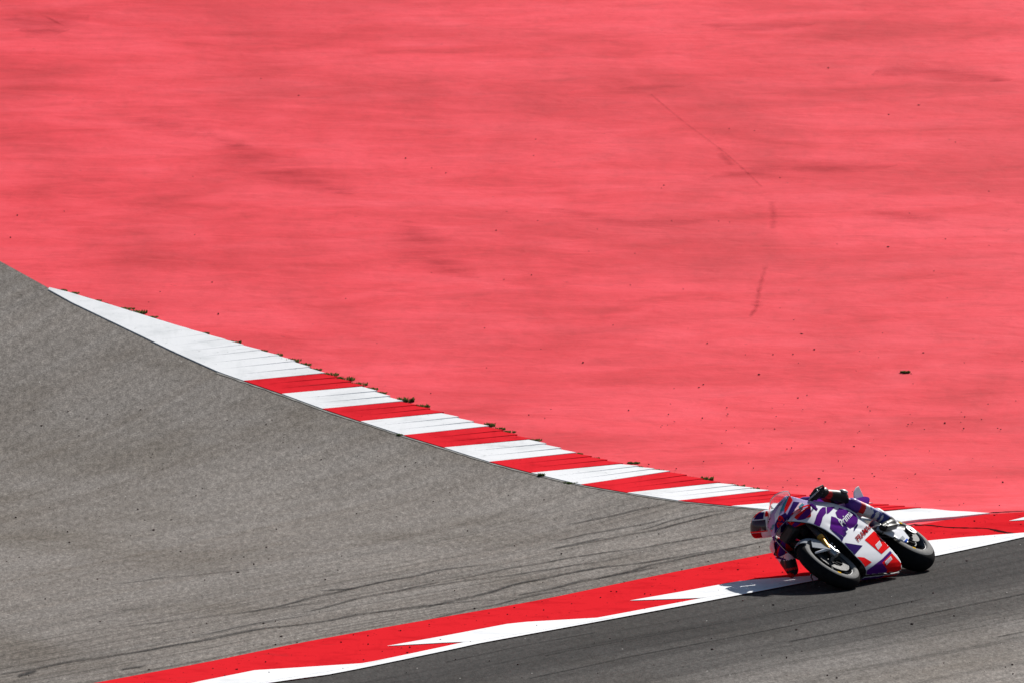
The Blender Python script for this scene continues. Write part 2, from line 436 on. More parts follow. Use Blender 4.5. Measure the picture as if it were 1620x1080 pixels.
# ------------------------------------------------------------------ ground, bank, asphalt
def grid_sheet(name, xs, ys, off, mat):
    v = [(x, y, hgt(y)+off) for y in ys for x in xs]; k = len(xs)
    f = [(j*k+i, j*k+i+1, (j+1)*k+i+1, (j+1)*k+i) for j in range(len(ys)-1) for i in range(k-1)]
    return mesh_obj(name, v, f, mat, smooth=True)
ys = [-1500, -400, -100, 0, 50, 80] + [100 + 0.5*i for i in range(60)] + [130+4*i for i in range(22)] + [220, 400, 900, 2000, 4500]
tag(grid_sheet('ground', [-3000, -800, -200, -60, 0, 60, 200, 800, 3000], ys, -0.06, M['field']), 'grassy ground around the circuit', kind='structure')
bank = tag(grid_sheet('run_off', [-70 + 2*i for i in range(71)], [96 + 0.25*i for i in range(140)] + [131.0+i for i in range(46)], 0.0, M['bank']),
           'pinkish red painted run-off rising behind the kerb', kind='structure')

kin_px = [(76, 460), (114, 481), (193.6, 519), (276.5, 559), (345.7, 590), (385.4, 604), (446, 624.7), (510, 648.2), (570.4, 668.1), (638.3, 690.1), (702.5, 709.6),
          (774, 732.1), (840.7, 749.6), (918.9, 768), (992.8, 781), (1073, 793.5), (1157.4, 801.9), (1240, 810), (1300, 816), (1345, 820.5), (1424, 828.5), (1450, 832)]
kout_px = [(78, 458), (110, 466), (173, 485), (276.5, 517), (380, 548), (449, 569), (509.9, 594), (571.6, 614.3), (633, 638.5), (697.5, 656.3), (769, 678), (835.8, 698.3), (907, 720),
           (981, 737), (1056, 749.5), (1135, 766.9), (1213, 779.8), (1300, 791), (1376, 799.5), (1452, 807), (1504, 811), (1566, 814.5)]
U_px = [(161, 1080), (327, 1049), (486, 1016.5), (700, 978), (852, 951), (1017, 916.5), (1154, 889), (1217, 877), (1330, 854), (1449, 832.6)]
L_px = [(437, 1080), (520, 1068), (700, 1031), (743, 1021.5), (971, 979.6), (1154, 945), (1330, 911), (1481, 880), (1543, 867), (1620, 850)]
U2_px = U_px + [(1510, 822), (1566, 814.5), (1620, 811.5)]

# service asphalt between the two kerbs
farA = extend(G([(1449, 832.6)] + list(reversed(kin_px[:-1])) + [(0, 418)]), 0, 70)
nearB = extend(list(reversed(G(U_px))), 0, 70)
def shift(P, d):
    out = []
    for i, p in enumerate(P):
        t = (P[min(i+1, len(P)-1)]-P[max(i-1, 0)]).normalized(); out.append(p + Vector((t.y, -t.x))*d)
    return out
nA = 260
Ad = even(resample(farA, 0.25), n=nA); Bd = even(resample(nearB, 0.25), n=nA)
Ad = [a + (a-b).normalized()*0.10 if (a-b).length > 0.2 else a for a, b in zip(Ad, Bd)]
service = tag(ruled('service_road', Bd, Ad, 80, 0.006, M['service']), 'worn grey asphalt between the two kerbs', kind='structure')
# track
Lg = resample(extend(G(L_px), 60, 60), 0.4)
off = []
for i, p in enumerate(Lg):
    t = (Lg[min(i+1, len(Lg)-1)]-Lg[max(i-1, 0)]).normalized(); off.append(p + Vector((t.y, -t.x))*14.0)
track = tag(ruled('race_track', Lg, off, 28, 0.008, M['track']), 'dark racing track asphalt in the lower right corner', kind='structure')

# near flat kerb: red slab with white painted shapes
nK = 200
Ug = even(resample(extend(G(U2_px), 50, 30), 0.3), n=nK)
Lk0 = resample(extend(G(L_px), 45, 32), 0.3)
Lk = []
for u in Ug:   # nearest point on the lower edge, straight across
    Lk.append(min(Lk0, key=lambda q: (q-u).length))
near_kerb = tag(ruled('flat_kerb', Lk, Ug, 4, 0.014, M['kred'], skirt=0.04), 'flat red kerb with white arrow shapes beside the track', kind='structure')
ribbon('edge_line', resample(extend(G([(p[0], p[1]-1.7) for p in L_px]), 40, 28), 0.4), 0.15, 0.0185, M['kwhite'], near_kerb)
for poly in (
    [(230, 1100), (318, 1080), (403, 1063), (451, 1060), (572, 1052), (618, 1044), (530, 1063), (437, 1078), (330, 1098)],
    [(612, 1024.5), (700, 1009), (802, 989.6), (834, 986.3), (976, 978), (860, 999), (747, 1017.5), (700, 1019.5)],
    [(996, 952.6), (1080, 938), (1167, 922), (1199, 919), (1300, 912), (1360, 903), (1230, 928), (1155, 941.5), (1108, 948.5)],
    [(1300, 888), (1400, 866), (1469, 857.5), (1528, 852), (1620, 845), (1640, 843.5), (1543, 863.5), (1481, 876.5), (1400, 880)],
    [(1596, 826.5), (1620, 820.5), (1680, 806), (1740, 803), (1700, 815), (1650, 823)]):
    patch('white_marking', poly, 0.0195, M['kwhite'], near_kerb)
for pl in ([(1446, 833), (1466, 832.5), (1500, 836), (1530, 837), (1562, 838), (1590, 844), (1612, 846)], [(1566, 813.5), (1590, 812), (1620, 810.5)],
           [(1440, 833), (1452, 831.5)]):
    P = resample(G(pl), 0.05)
    ribbon('joint_crack', P, [0.03+0.05*abs(math.sin(i*1.7)*math.sin(i*0.37+1)) for i in range(len(P))], 0.0165, M['soil'], near_kerb)

# far sawtooth kerb: one block per painted stripe, three teeth each
def sawtooth():
    KI = G(kin_px); KO = G(kout_px)
    base = patch('sawtooth_kerb', None, 0.0075, M['concrete'], pre=KI[:20] + list(reversed(KO[:20])))
    tag(base, 'red and white sawtooth kerb curving along the red run-off', kind='structure')
    def dense(P): return P
    def block(ia, ib, oa, ob, white, teeth, amp0=1.0, amp1=1.0):
        I = even(KI[ia:ib+1], n=teeth*4+1); O = even(KO[oa:ob+1], n=teeth*4+1)
        v = []; f = []; vs = (0.0, 0.22, 0.5, 0.8, 1.0); k = len(vs)
        for t in range(teeth):
            for q in range(5):
                i = t*4+q; u = q/4; g = (t+u)/teeth; amp = max(0, amp0+(amp1-amp0)*g)
                stick = 0.03*u*amp
                for w in vs:
                    p = I[i].lerp(O[i], w)
                    if w == 1.0: p = p + (O[i]-I[i]).normalized()*stick if (O[i]-I[i]).length > 0.05 else p
                    h = 0.016 + 0.006*amp*max(0, w-0.12)/0.88*u + 0.006*w
                    v.append(drape(p, h))
                p = O[i] + ((O[i]-I[i]).normalized()*stick if (O[i]-I[i]).length > 0.05 else Vector((0, 0)))
                v.append(drape(p, -0.03)); v.insert(len(v)-k-1, drape(I[i], -0.03))
        kk = k+2; rows = teeth*5
        for r in range(rows-1):
            for c in range(kk-1): f.append((r*kk+c, (r+1)*kk+c, (r+1)*kk+c+1, r*kk+c+1))
        f.append(tuple(range(kk))); f.append(tuple((rows-1)*kk+c for c in range(kk-1, -1, -1)))
        o = mesh_obj('kerb_block', v, f, M['kwhite'] if white else M['kred2'], base)
        bm = bmesh.new(); bm.from_mesh(o.data); bmesh.ops.recalc_face_normals(bm, faces=bm.faces); bm.to_mesh(o.data); bm.free()
    block(0, 5, 0, 6, True, 16, -0.6, 0.9)
    white = False
    for j in range(13):
        block(5+j, 6+j, 6+j, 7+j, white, 3); white = not white
    block(18, 19, 19, 19+1, True, 2, 0.6, 0.4) if False else None
    # tapered white end block
    P = G([(1345, 820.5), (1395, 812.5), (1452, 807), (1475, 808), (1504, 811), (1530, 812), (1566, 814.5), (1513, 820), (1454, 824.5), (1424, 828.5)])
    n = len(P); top = [drape(p, 0.022) for p in P]; bot = [drape(p, -0.02) for p in P]
    mesh_obj('kerb_block', top+bot, [tuple(range(n))] + [(i, i+n, (i+1) % n+n, (i+1) % n) for i in range(n)], M['kwhite'], base)
    # dark soil joint along the outer edge
    OO = resample(KO, 0.06)
    ribbon('soil_joint', [p + Vector((random.uniform(-.006, .006), 0)) for p in OO], [0.05+0.07*random.random() for _ in OO], 0.004, M['soil'], base)
    II = resample(KI[4:18], 0.1)
    ribbon('wash_edge', II, [0.05+0.03*random.random() for _ in II], 0.0105, M['concrete'], base)
    return KI, KO
KI, KO = sawtooth()

# rubber marks on the service road and the track
marks = [([(880, 856), (930, 845), (984, 837), (1048, 822)], .10), ([(870, 869), (958, 851)], .10), ([(700, 921), (880, 887), (1040, 863), (1191, 835)], .09),
         ([(589, 970), (700, 956), (880, 911), (1060, 884), (1216, 857)], .14), ([(945, 916), (1030, 896), (1103, 879), (1180, 868)], .12),
         ([(900, 830), (1000, 810), (1048, 798)], .10), ([(880, 868), (1000, 846), (1100, 823), (1165, 806)], .09), ([(820, 942), (880, 930), (958, 913), (1040, 898)], .13),
         ([(396, 969), (470, 953), (555, 932), (640, 915), (700, 902), (790, 892)], .12), ([(482, 969), (590, 943), (700, 921)], .10),
         ([(451, 992), (520, 982), (589, 970), (700, 956), (800, 948)], .13), ([(0, 1068), (140, 1044), (278, 1022), (382, 1001), (500, 985)], .16),
         ([(192, 1061), (226, 1054)], .16), ([(181, 925), (250, 916), (306, 911), (420, 899)], .07), ([(192, 966.5), (207, 965), (224, 963.5)], .13),
         ([(232, 987.5), (245, 986), (260, 985)], .11), ([(145, 985), (160, 983.5), (173, 982.5)], .11), ([(384, 956), (392, 955.5)], .12),
         ([(600, 940), (700, 925), (860, 903), (1000, 880)], .08), ([(130, 1000), (260, 985), (420, 965), (560, 948)], .06), ([(640, 990), (760, 962), (860, 940), (940, 926)], .07),
         ([(1000, 842), (1100, 815), (1180, 803)], .06), ([(300, 1008), (420, 985), (500, 972)], .07), ([(30, 1072), (44, 1064), (50, 1060)], .2), ([(510, 936), (560, 931)], .2)]
for pts, w in marks:
    P = resample(G(pts), 0.15); n = len(P)
    P = [p + Vector((0.02*math.sin(i*.7), 0.015*math.sin(i*1.3+w*40))) for i, p in enumerate(P)]
    ribbon('tyre_mark', P, [w*.62*(0.35+0.65*min(1, 5*min(i, n-1-i)/n)) for i in range(n)], 0.0125, M['mark'], service)
for d, a, b, w in ((0.9, 700, 1150, .03), (1.45, 560, 1250, .045), (2.05, 900, 1620, .05), (3.3, 1000, 1600, .035), (0.45, 600, 900, .03)):
    P = [p for p in Lg if ground(a, 1000).x*0.97 < p.x < ground(b, 1000).x*1.02]
    P = shift(P, d); P = [p + Vector((0, 0.12*math.sin(i*.11+d*3))) for i, p in enumerate(P)]
    if len(P) > 3: ribbon('tyre_mark', P, w, 0.0125, M['mark'], track)

# scars on the run-off
for pl, w in (([(1030, 150), (1075, 188), (1120, 222), (1150, 245), (1180, 272), (1205, 296)], .02), ([(1221, 320), (1224, 345), (1222, 362)], .05),
              ([(1213, 418), (1202, 455), (1197, 485), (1188, 500)], .035), ([(1140, 243), (1158, 262)], .07),
              ([(1195, 475), (1200, 486)], .07)):
    P = resample(G(pl), 0.08)
    ribbon('surface_crack', P, [2.2*w*(0.5+0.5*abs(math.sin(i*0.9+w*90))) for i in range(len(P))], 0.005, M['smear'], bank)
for pl, w in (([(200, 188), (250, 198), (290, 206), (330, 216)], .9), ([(352, 228), (395, 250), (440, 268), (500, 288), (560, 308)], 1.0), ([(0, 25), (60, 36), (140, 24)], .8), ([(20, 52), (110, 48)], .5), ([(320, 210), (350, 222), (400, 232)], .35),
              ([(1110, 40), (1180, 44), (1290, 38)], .5), ([(1380, 120), (1470, 112), (1600, 128)], .8), ([(980, 142), (1090, 136)], .3), ([(1120, 285), (1260, 268), (1420, 262)], .7), ([(1360, 335), (1500, 350)], .6), ([(640, 350), (700, 420), (760, 440)], .8), ([(860, 330), (1000, 352), (1150, 345)], .5)):
    P = resample(G(pl), 0.2); n = len(P)
    ribbon('surface_smear', P, [w*(0.1+math.sin(math.pi*i/(n-1))**.7) for i in range(n)], 0.0055, M['smear'], bank)

# ------------------------------------------------------------------ motorcycle
LEAN = math.radians(56)
fwd = Vector((-0.46, -0.888, 0)).normalized()
left_h = Vector((0, 0, 1)).cross(fwd)
left = left_h*math.cos(LEAN) + Vector((0, 0, 1))*math.sin(LEAN)
upb = Vector((0, 0, 1))*math.cos(LEAN) - left_h*math.sin(LEAN)
C0 = 0.065*(1-math.cos(LEAN))
RING_F, RP_F, RING_R, RP_R = 0.235, 0.065, 0.217, 0.098
axle_h = 0.3*math.cos(LEAN) + C0 + 0.008
r0 = ray(1310.5, 892.5); t0 = (CAMH-axle_h)/-r0.z
AX = Vector((0, 0, CAMH)) + r0*t0
ROOT = AX - upb*0.3
RM = Matrix((fwd, left, upb)).transposed().to_4x4(); RM.translation = ROOT
INV = RM.inverted()
CAM_L = INV @ Vector((0, 0, CAMH))
def lray(px, py): return (INV.to_3x3() @ ray(px, py)).normalized()
def at_x(px, py, x):
    d = lray(px, py); return CAM_L + d*((x-CAM_L.x)/d.x)
ZR = (RING_R*math.cos(LEAN)+RP_R-C0)/math.cos(LEAN)
WB = 1.495
bike = empty('racing_motorcycle'); bike.matrix_world = RM
tag(bike, 'purple, white and red racing motorcycle leaning hard beside the flat kerb', 'motorcycle')

def wheel(name, c, ring, rp, rimw, spokes, dr, both):
    mb = MB(); rr = ring-0.02
    mb.lathe([(rr-.012, -rimw), (rr+.006, -rimw), (rr+.006, -rimw+.012), (rr-.02, -rimw+.02), (rr-.03, 0), (rr-.02, rimw-.02), (rr+.006, rimw-.012), (rr+.006, rimw), (rr-.012, rimw), (rr-.034, rimw*.6), (rr-.045, 0), (rr-.034, -rimw*.6), (rr-.012, -rimw)], c, 64)
    mb.lathe([(0.0, -.05), (.035, -.05), (.035, .05), (0.0, .05)], c, 24)
    for k in range(spokes):
        a = 2*math.pi*k/spokes+.3
        for s in (-1, 1):
            p0 = Vector(c)+Vector((.03*math.cos(a), .02*s, .03*math.sin(a)))
            a2 = a+.16*s; p1 = Vector(c)+Vector(((rr-.035)*math.cos(a2), .012*s, (rr-.035)*math.sin(a2)))
            mb.tube([p0, p0.lerp(p1, .5), p1], [.014, .011, .013], 8)
    w = mb.build(name, M['carbon'], bike)
    n = 22; prof = [(ring-.028, -rimw)] + [(ring+rp*math.cos(a), rp*math.sin(a)) for a in [math.radians(-102+204*i/(n-1)) for i in range(n)]] + [(ring-.028, rimw)]
    t = MB().lathe(prof, c, 96).build('tyre', [M['tread'], M['shoulder']], w, angle=80)
    for p in t.data.polygons:
        ctr = sum((t.data.vertices[i].co for i in p.vertices), Vector())/len(p.vertices)
        if abs(ctr.y) > rp*.86: p.material_index = 1
    lip = MB().lathe([(rr+.006, rimw+.0015), (rr-.010, rimw+.0015)], c, 64); lip.lathe([(rr+.006, -rimw-.0015), (rr-.010, -rimw-.0015)], c, 64)
    lip.build('rim_edge', M['grey'], w)
    for k, a0 in enumerate((5.35, 2.2)):
        MB().lathe([(ring-.002, rp*1.0+.001), (ring-.022, rp*.985+.001)], c, 6, a0, a0+.16).build('tyre_print', M['yellow'], w)
    for s in ((1, -1) if both else (1,)):
        y = s*.062
        d = MB().lathe([(.1, y-.003), (dr, y-.003), (dr, y+.003), (.1, y+.003), (.1, y-.003)], c, 56)
        for k in range(8):
            a = k*math.pi/4; d.tube([Vector(c)+Vector((.04*math.cos(a), y*.8, .04*math.sin(a))), Vector(c)+Vector((.102*math.cos(a+.2), y, .102*math.sin(a+.2)))], .008, 6)
        d.build('brake_disc', M['disc'], w)
    return w
FC = (0, 0, .30); RC = (-WB, 0, ZR)
fw = wheel('front_wheel', FC, RING_F, RP_F, .05, 5, .165, True)
rw = wheel('rear_wheel', RC, RING_R, RP_R, .085, 5, .11, False)

# fork, calipers, fender
for s in (1, -1):
    y = .112*s
    top = Vector((-.245, y, .86)); bot = Vector((.0, y, .30)); d = (bot-top).normalized()
    fk = MB().tube([top, top+d*.22], .027, 14).tube([top+d*.22, top+d*.36], .0245, 14).build('fork_leg', M['dmetal'], bike)
    MB().tube([top+d*.36, top+d*.40], .030, 14).tube([top+d*.40, bot+Vector((0, 0, .07))], .0215, 14).build('fork_slider', M['gold'], fk)
    MB().tube([bot+Vector((-.03, 0, .10)), bot+Vector((0, 0, .02)), bot+Vector((.01, 0, -.02))], [.026, .034, .022], 12).build('fork_foot', M['metal'], fk)
    cp = MB().box((-.115, .075*s, .375), (.07, .07, .15), Matrix.Rotation(math.radians(-25), 3, 'Y')).build('brake_caliper', M['dmetal'], bike, bevel=.012)
    cb = MB()
    for k in range(3): cb.ball((-.135+.028*k, .113*s, .42-.045*k), .013, 10, 6)
    cb.build('caliper_bolt', M['metal'], cp)
    MB().tube([(-.13, .11*s, .44), (-.2, .125*s, .55), (-.22, .12*s, .68), (-.25, .09*s, .8)], .007, 8).build('brake_hose', M['metal'], bike)
MB().tube([(0, -.15, .30), (0, .15, .30)], .014, 14).build('axle', M['metal'], bike)
prof = [(RING_F+.085*math.cos(a), .080*math.sin(a)) for a in [math.radians(-75+150*i/12) for i in range(13)]]
inner = [(r-.006, y*.93) for r, y in reversed(prof)]
fd = MB().lathe(prof+inner+[prof[0]], FC, 30, math.radians(60), math.radians(150)).build('front_fender', M['grey'], bike)
for s in (1, -1):
    MB().slab([(.13, .079*s, .46), (.02, .085*s, .545), (-.09, .092*s, .50), (-.07, .125*s, .40), (.01, .135*s, .33), (.05, .125*s, .36)], .006).build('fork_guard', M['grey'], fd, bevel=.004)
    MB().tube([(.16, .07*s, .40), (.09, .10*s, .38), (-.02, .12*s, .36)], [.008, .012, .010], 8).build('fender_stay', M['white'], fd)

# ---- fairing
def interp(tab, z):
    if z <= tab[0][0]: return tab[0][1]
    for (a, u), (b, v) in zip(tab, tab[1:]):
        if z <= b:
            t = (z-a)/(b-a); return u+(v-u)*t
    return tab[-1][1]
W_T = [(.045, .012), (.06, .05), (.09, .082), (.13, .105), (.2, .130), (.28, .150), (.36, .168), (.44, .183), (.54, .200), (.64, .212), (.7, .216), (.8, .214), (.87, .208), (.95, .205), (1.03, .195), (1.07, .175)]
XN_T = [(.78, .125), (.80, .135), (.83, .13), (.88, .07), (.92, -.01), (.96, -.07), (1.0, -.12), (1.04, -.17), (1.07, -.21)]
XF_T = [(.05, -.34), (.1, -.285), (.2, -.23), (.35, -.20), (.45, -.17), (.55, -.125), (.65, -.06), (.72, .0), (.77, .04), (.80, .07)]
XR_T = [(.05, -.96), (.10, -.955), (.24, -.915), (.44, -.885), (.6, -.875), (.68, -.83), (.74, -.75), (.78, -.68), (.82, -.56), (.86, -.37), (.9, -.29), (.95, -.255), (1.0, -.24), (1.04, -.235), (1.07, -.23)]
XS = -.36
def fy(x, z):
    w = interp(W_T, z); xn = max(interp(XN_T, z), .10 if z < .8 else -9)
    if x > XS:
        t = min(1, (x-XS)/(xn-XS)); y = w*max(0, 1-t**2.3)**.62
    else:
        y = w*(1-.10*((XS-x)/.6)**2)
    # waist channel between upper and lower panels
    if x < -.2: y -= .016*math.exp(-((z-(.50+.22*(x+.55)))/.022)**2)*min(1, (-.2-x)/.12)*(1 if x > -.72 else max(0, 1-(-.72-x)/.1))
    return y
def side_panel(s):
    zs = [.045, .06, .09] + [.12+.02*i for i in range(35)]; nx = 56; v = []
    zs = [z for z in zs if z <= .801]
    for z in zs:
        a, b = interp(XF_T, z), interp(XR_T, z)
        for k in range(nx+1):
            x = a+(b-a)*k/nx; lift = .045*max(0, min(1, (x+.85)/.5))*max(0, 1-z/.35); v.append((x, s*max(.004, fy(x, z)), z+lift))
    # shoulder above the nose line, behind the windscreen
    k = nx+1; f = []
    for j in range(len(zs)-1):
        for i in range(nx):
            q = (j*k+i, j*k+i+1, (j+1)*k+i+1, (j+1)*k+i); f.append(q if s > 0 else q[::-1])
    o = mesh_obj('side_fairing', v, f, [M['white'], M['black']], bike, smooth=True)
    so_ = o.modifiers.new('shell', 'SOLIDIFY'); so_.thickness = .010; so_.offset = -1; so_.material_offset = 1; so_.material_offset_rim = 1
    return o
def nose_shell():
    zs = [.80+.0115*i for i in range(21)]; n = 24; nb = 22; v = []
    for z in zs:
        xn = interp(XN_T, z); xr = interp(XR_T, z)
        row = []
        for k in range(n+1):
            t = math.pi/2*k/n; x = XS+(xn-XS)*math.cos(t)**.9
            if x < xr: x = xr
            row.append((x, interp(W_T, z) if False else fy(x, z), z))
        row[0] = (xn, 0, z)
        for k in range(1, nb+1):
            x = row[n][0] + (min(xr, row[n][0])-row[n][0])*k/nb; row.append((x, fy(x, z), z))
        full = [(x, -y, zz) for x, y, zz in reversed(row[1:])] + row
        v += full
    k = 2*(n+nb)+1; f = [(j*k+i, (j+1)*k+i, (j+1)*k+i+1, j*k+i+1) for j in range(len(zs)-1) for i in range(k-1)]
    o = mesh_obj('upper_fairing', v, f, [M['shaded_white'], M['black']], bike, smooth=True)
    bm = bmesh.new(); bm.from_mesh(o.data); bmesh.ops.remove_doubles(bm, verts=bm.verts, dist=.0006)
    bmesh.ops.recalc_face_normals(bm, faces=bm.faces); bm.faces.ensure_lookup_table()
    fr = max(bm.faces, key=lambda q: q.calc_center_median().x)
    if fr.normal.x < 0: bmesh.ops.reverse_faces(bm, faces=bm.faces)
    bm.to_mesh(o.data); bm.free(); o.data.polygons.foreach_set('use_smooth', [True]*len(o.data.polygons))
    so_ = o.modifiers.new('shell', 'SOLIDIFY'); so_.thickness = .009; so_.offset = -1; so_.material_offset = 1; so_.material_offset_rim = 1
    return o
sideL = side_panel(1); sideR = side_panel(-1); nose = nose_shell()
# intake mouth frame and duct inside the nose
MB().box((-.02, 0, .74), (.16, .16, .09)).build('intake_duct', M['black'], bike, bevel=.02)
# windscreen
v = []; nu, nv = 14, 20
for i in range(nu+1):
    t = i/nu; z = 1.005+.165*t; xc = -.125-.20*t-.05*t*t; w = .175*(1-.45*t**1.6)
    for k in range(nv+1):
        a = math.pi*(k/nv-.5); v.append((xc-.14*(1-math.cos(a)), w*math.sin(a), z-.045*(1-math.cos(a))*t))
f = [(i*(nv+1)+k, i*(nv+1)+k+1, (i+1)*(nv+1)+k+1, (i+1)*(nv+1)+k) for i in range(nu) for k in range(nv)]
ws = mesh_obj('windscreen', v, f, M['clear'], bike, smooth=True)
ws.modifiers.new('shell', 'SOLIDIFY').thickness = .004
MB().tube([v[nu*(nv+1)+k] for k in range(nv+1)], .0045, 6).build('screen_edge', M['white'], ws)
# wings: upper and lower plane joined by an end plate
wings = {}
for s in (1, -1):
    def plane(name, rf, rr_, tf, tr, th):
        mb = MB(); vv = []; ny = 10; nc = 10
        for j in range(ny+1):
            t = j/ny; a = Vector(rf).lerp(Vector(tf), t); b = Vector(rr_).lerp(Vector(tr), t)
            a.z += .03*math.sin(math.pi*t); b.z += .03*math.sin(math.pi*t)
            up = [a.lerp(b, c/nc)+Vector((0, 0, th*math.sin(math.pi*(c/nc)**.7))) for c in range(nc+1)]
            dn = [a.lerp(b, c/nc)-Vector((0, 0, th*.4*math.sin(math.pi*(c/nc)**.7))) for c in range(nc-1, 0, -1)]
            vv += [Vector((p.x, p.y*s, p.z)) for p in up+dn]
        k = 2*nc; ff = [(j*k+i, j*k+(i+1) % k, (j+1)*k+(i+1) % k, (j+1)*k+i) for j in range(ny) for i in range(k)]
        ff += [tuple(range(k)), tuple(ny*k+i for i in range(k-1, -1, -1))]
        return mb.add(vv, ff).build(name, M['red'], bike)
    u = plane('upper_wing', (.06, .08, .805), (-.14, .18, .80), (-.10, .275, .755), (-.17, .275, .758), .008)
    mb = MB(); cs = [Vector(q) for q in ((.04, .082, .80), (-.095, .282, .752), (-.14, .15, .682), (.03, .075, .728))]; vv = []
    for i in range(9):
        for k in range(9):
            p = cs[0].lerp(cs[1], k/8).lerp(cs[3].lerp(cs[2], k/8), i/8) + Vector((.02, .0, -.012))*math.sin(math.pi*i/8)*math.sin(math.pi*k/8)
            vv.append(Vector((p.x, p.y*s, p.z)))
    nv_ = len(vv); vv += [p + Vector((-.014, 0, .004)) for p in vv]
    ff = [(i*9+k, i*9+k+1, i*9+k+10, i*9+k+9) for i in range(8) for k in range(8)]; ff += [tuple(q+nv_ for q in reversed(x)) for x in ff]
    rim = [k for k in range(9)] + [i*9+8 for i in range(1, 9)] + [72+k for k in range(7, -1, -1)] + [i*9 for i in range(7, 0, -1)]
    ff += [(rim[i], rim[i]+nv_, rim[(i+1) % len(rim)]+nv_, rim[(i+1) % len(rim)]) for i in range(len(rim))]
    l = mb.add(vv, ff).build('wing_duct', M['red'], bike, angle=50)
    e = MB().slab([(-.085, .284*s, .762), (-.14, .284*s, .765), (-.165, .27*s, .70), (-.14, .255*s, .69)], .010).build('wing_end_plate', M['purple'], bike, bevel=.004)
    wings[s] = (u, l, e)
# inside: radiator, engine, frame
MB().box((-.345, 0, .47), (.05, .27, .42), Matrix.Rotation(math.radians(-14), 3, 'Y')).build('radiator', M['black'], bike, bevel=.006)
eng = MB().box((-.66, 0, .38), (.46, .21, .36)).box((-.55, 0, .52), (.3, .2, .28), Matrix.Rotation(.5, 3, 'Y')).tube([(-.62, .10, .34), (-.62, .128, .34)], .09, 20).tube([(-.62, -.13, .34), (-.62, -.10, .34)], .10, 20)
eng.build('engine', M['dmetal'], bike, bevel=.012)
for s in (1, -1):
    MB().tube([(-.26, .08*s, .82), (-.5, .14*s, .72), (-.8, .13*s, .60), (-.92, .11*s, .42)], [.03, .04, .04, .035], 10, flat=.6).build('frame_spar', M['dmetal'], bike)
MB().tube([(-.24, 0, .70), (-.28, 0, .92)], .035, 14).build('steering_head', M['dmetal'], bike)
# tank
def loft(name, secs, mat, parent, n=20, p=2.6):
    """secs: (x, zc, halfwidth, halfheight)"""
    vv = []
    for x, zc, hw, hh in secs:
        for k in range(n):
            a = 2*math.pi*k/n; c, s_ = math.cos(a), math.sin(a)
            vv.append((x, math.copysign(abs(c)**(2/p), c)*hw, zc+math.copysign(abs(s_)**(2/p), s_)*hh))
    ff = [(j*n+i, j*n+(i+1) % n, (j+1)*n+(i+1) % n, (j+1)*n+i) for j in range(len(secs)-1) for i in range(n)]
    ff += [tuple(range(n)), tuple((len(secs)-1)*n+i for i in range(n-1, -1, -1))]
    return MB().add(vv, ff).build(name, mat, parent, angle=60)
loft('fuel_tank', [(-.34, .83, .08, .05), (-.40, .85, .14, .09), (-.52, .86, .175, .12), (-.66, .84, .175, .13), (-.78, .79, .14, .12), (-.90, .74, .10, .09)], M['purple'], bike)
loft('seat', [(-.86, .76, .10, .03), (-1.0, .775, .125, .035), (-1.2, .80, .12, .035), (-1.26, .85, .11, .05)], M['black'], bike)
tail = loft('tail_fairing', [(-.92, .70, .09, .04), (-1.1, .73, .115, .05), (-1.27, .79, .115, .08), (-1.45, .84, .105, .07), (-1.63, .875, .085, .05), (-1.73, .895, .06, .025)], M['purple'], bike)
for s in (1, -1):
    q = [at_x(1351, 790, -1.46), at_x(1350.5, 778, -1.46), at_x(1354, 770.5, -1.52), at_x(1358, 768, -1.57), at_x(1366, 785, -1.70)]
    q = [(p.x, p.y*s, p.z) for p in q]
    MB().slab(q, .010).build('tail_fin', M['white'], tail, bevel=.004)
loft('tail_light', [(-1.715, .89, .045, .018), (-1.74, .89, .03, .012)], M['red'], tail)
MB().tube([(-1.0, -.02, .62), (-1.2, -.03, .74), (-1.5, -.03, .82), (-1.6, -.03, .85)], [.03, .035, .04, .05], 14).build('exhaust', M['dmetal'], bike)
# swingarm with white cover, chain, hugger, pegs
sw = MB()
for s in (1, -1):
    sw.tube([(-.88, .09*s, .43), (-1.1, .125*s, .46), (-1.3, .13*s, .42), (-WB-.05, .13*s, ZR)], [.045, .05, .04, .03], 10, flat=.5)
sw.tube([(-1.02, -.12, .46), (-1.02, .12, .46)], .05, 12)
swing = sw.build('swingarm', M['carbon'], bike)
MB().tube([(-WB, -.17, ZR), (-WB, .17, ZR)], .016, 14).build('rear_axle', M['metal'], bike)
MB().tube([(-WB, .148, ZR), (-WB, .162, ZR)], .052, 20).build('axle_block', M['dmetal'], bike)
MB().slab([(-.985, .150, .435), (-1.08, .152, .475), (-1.22, .155, .43), (-1.36, .158, .36), (-1.30, .160, .25), (-1.17, .158, .205), (-1.10, .155, .28)], .012).build('swingarm_cover', M['white'], bike, bevel=.004)
ch = MB()
for i in range(26):
    t = i/25; ch.box((-.93-.51*t, .118, .475-.02*t), (.016, .012, .014)); ch.box((-.93-.51*t, .118, .375-.09*t+.012), (.016, .012, .014))
tag(ch.build('chain', M['dmetal'], bike), kind='stuff')
MB().lathe([(.04, .110), (.108, .110), (.108, .116), (.04, .116), (.04, .110)], RC, 40).build('sprocket', M['disc'], bike)
prof = [(RING_R+.112*math.cos(a), .108*math.sin(a)) for a in [math.radians(-60+120*i/10) for i in range(11)]]
MB().lathe(prof+[(r-.006, y) for r, y in reversed(prof)]+[prof[0]], RC, 24, math.radians(35), math.radians(112)).build('rear_hugger', M['carbon'], bike)
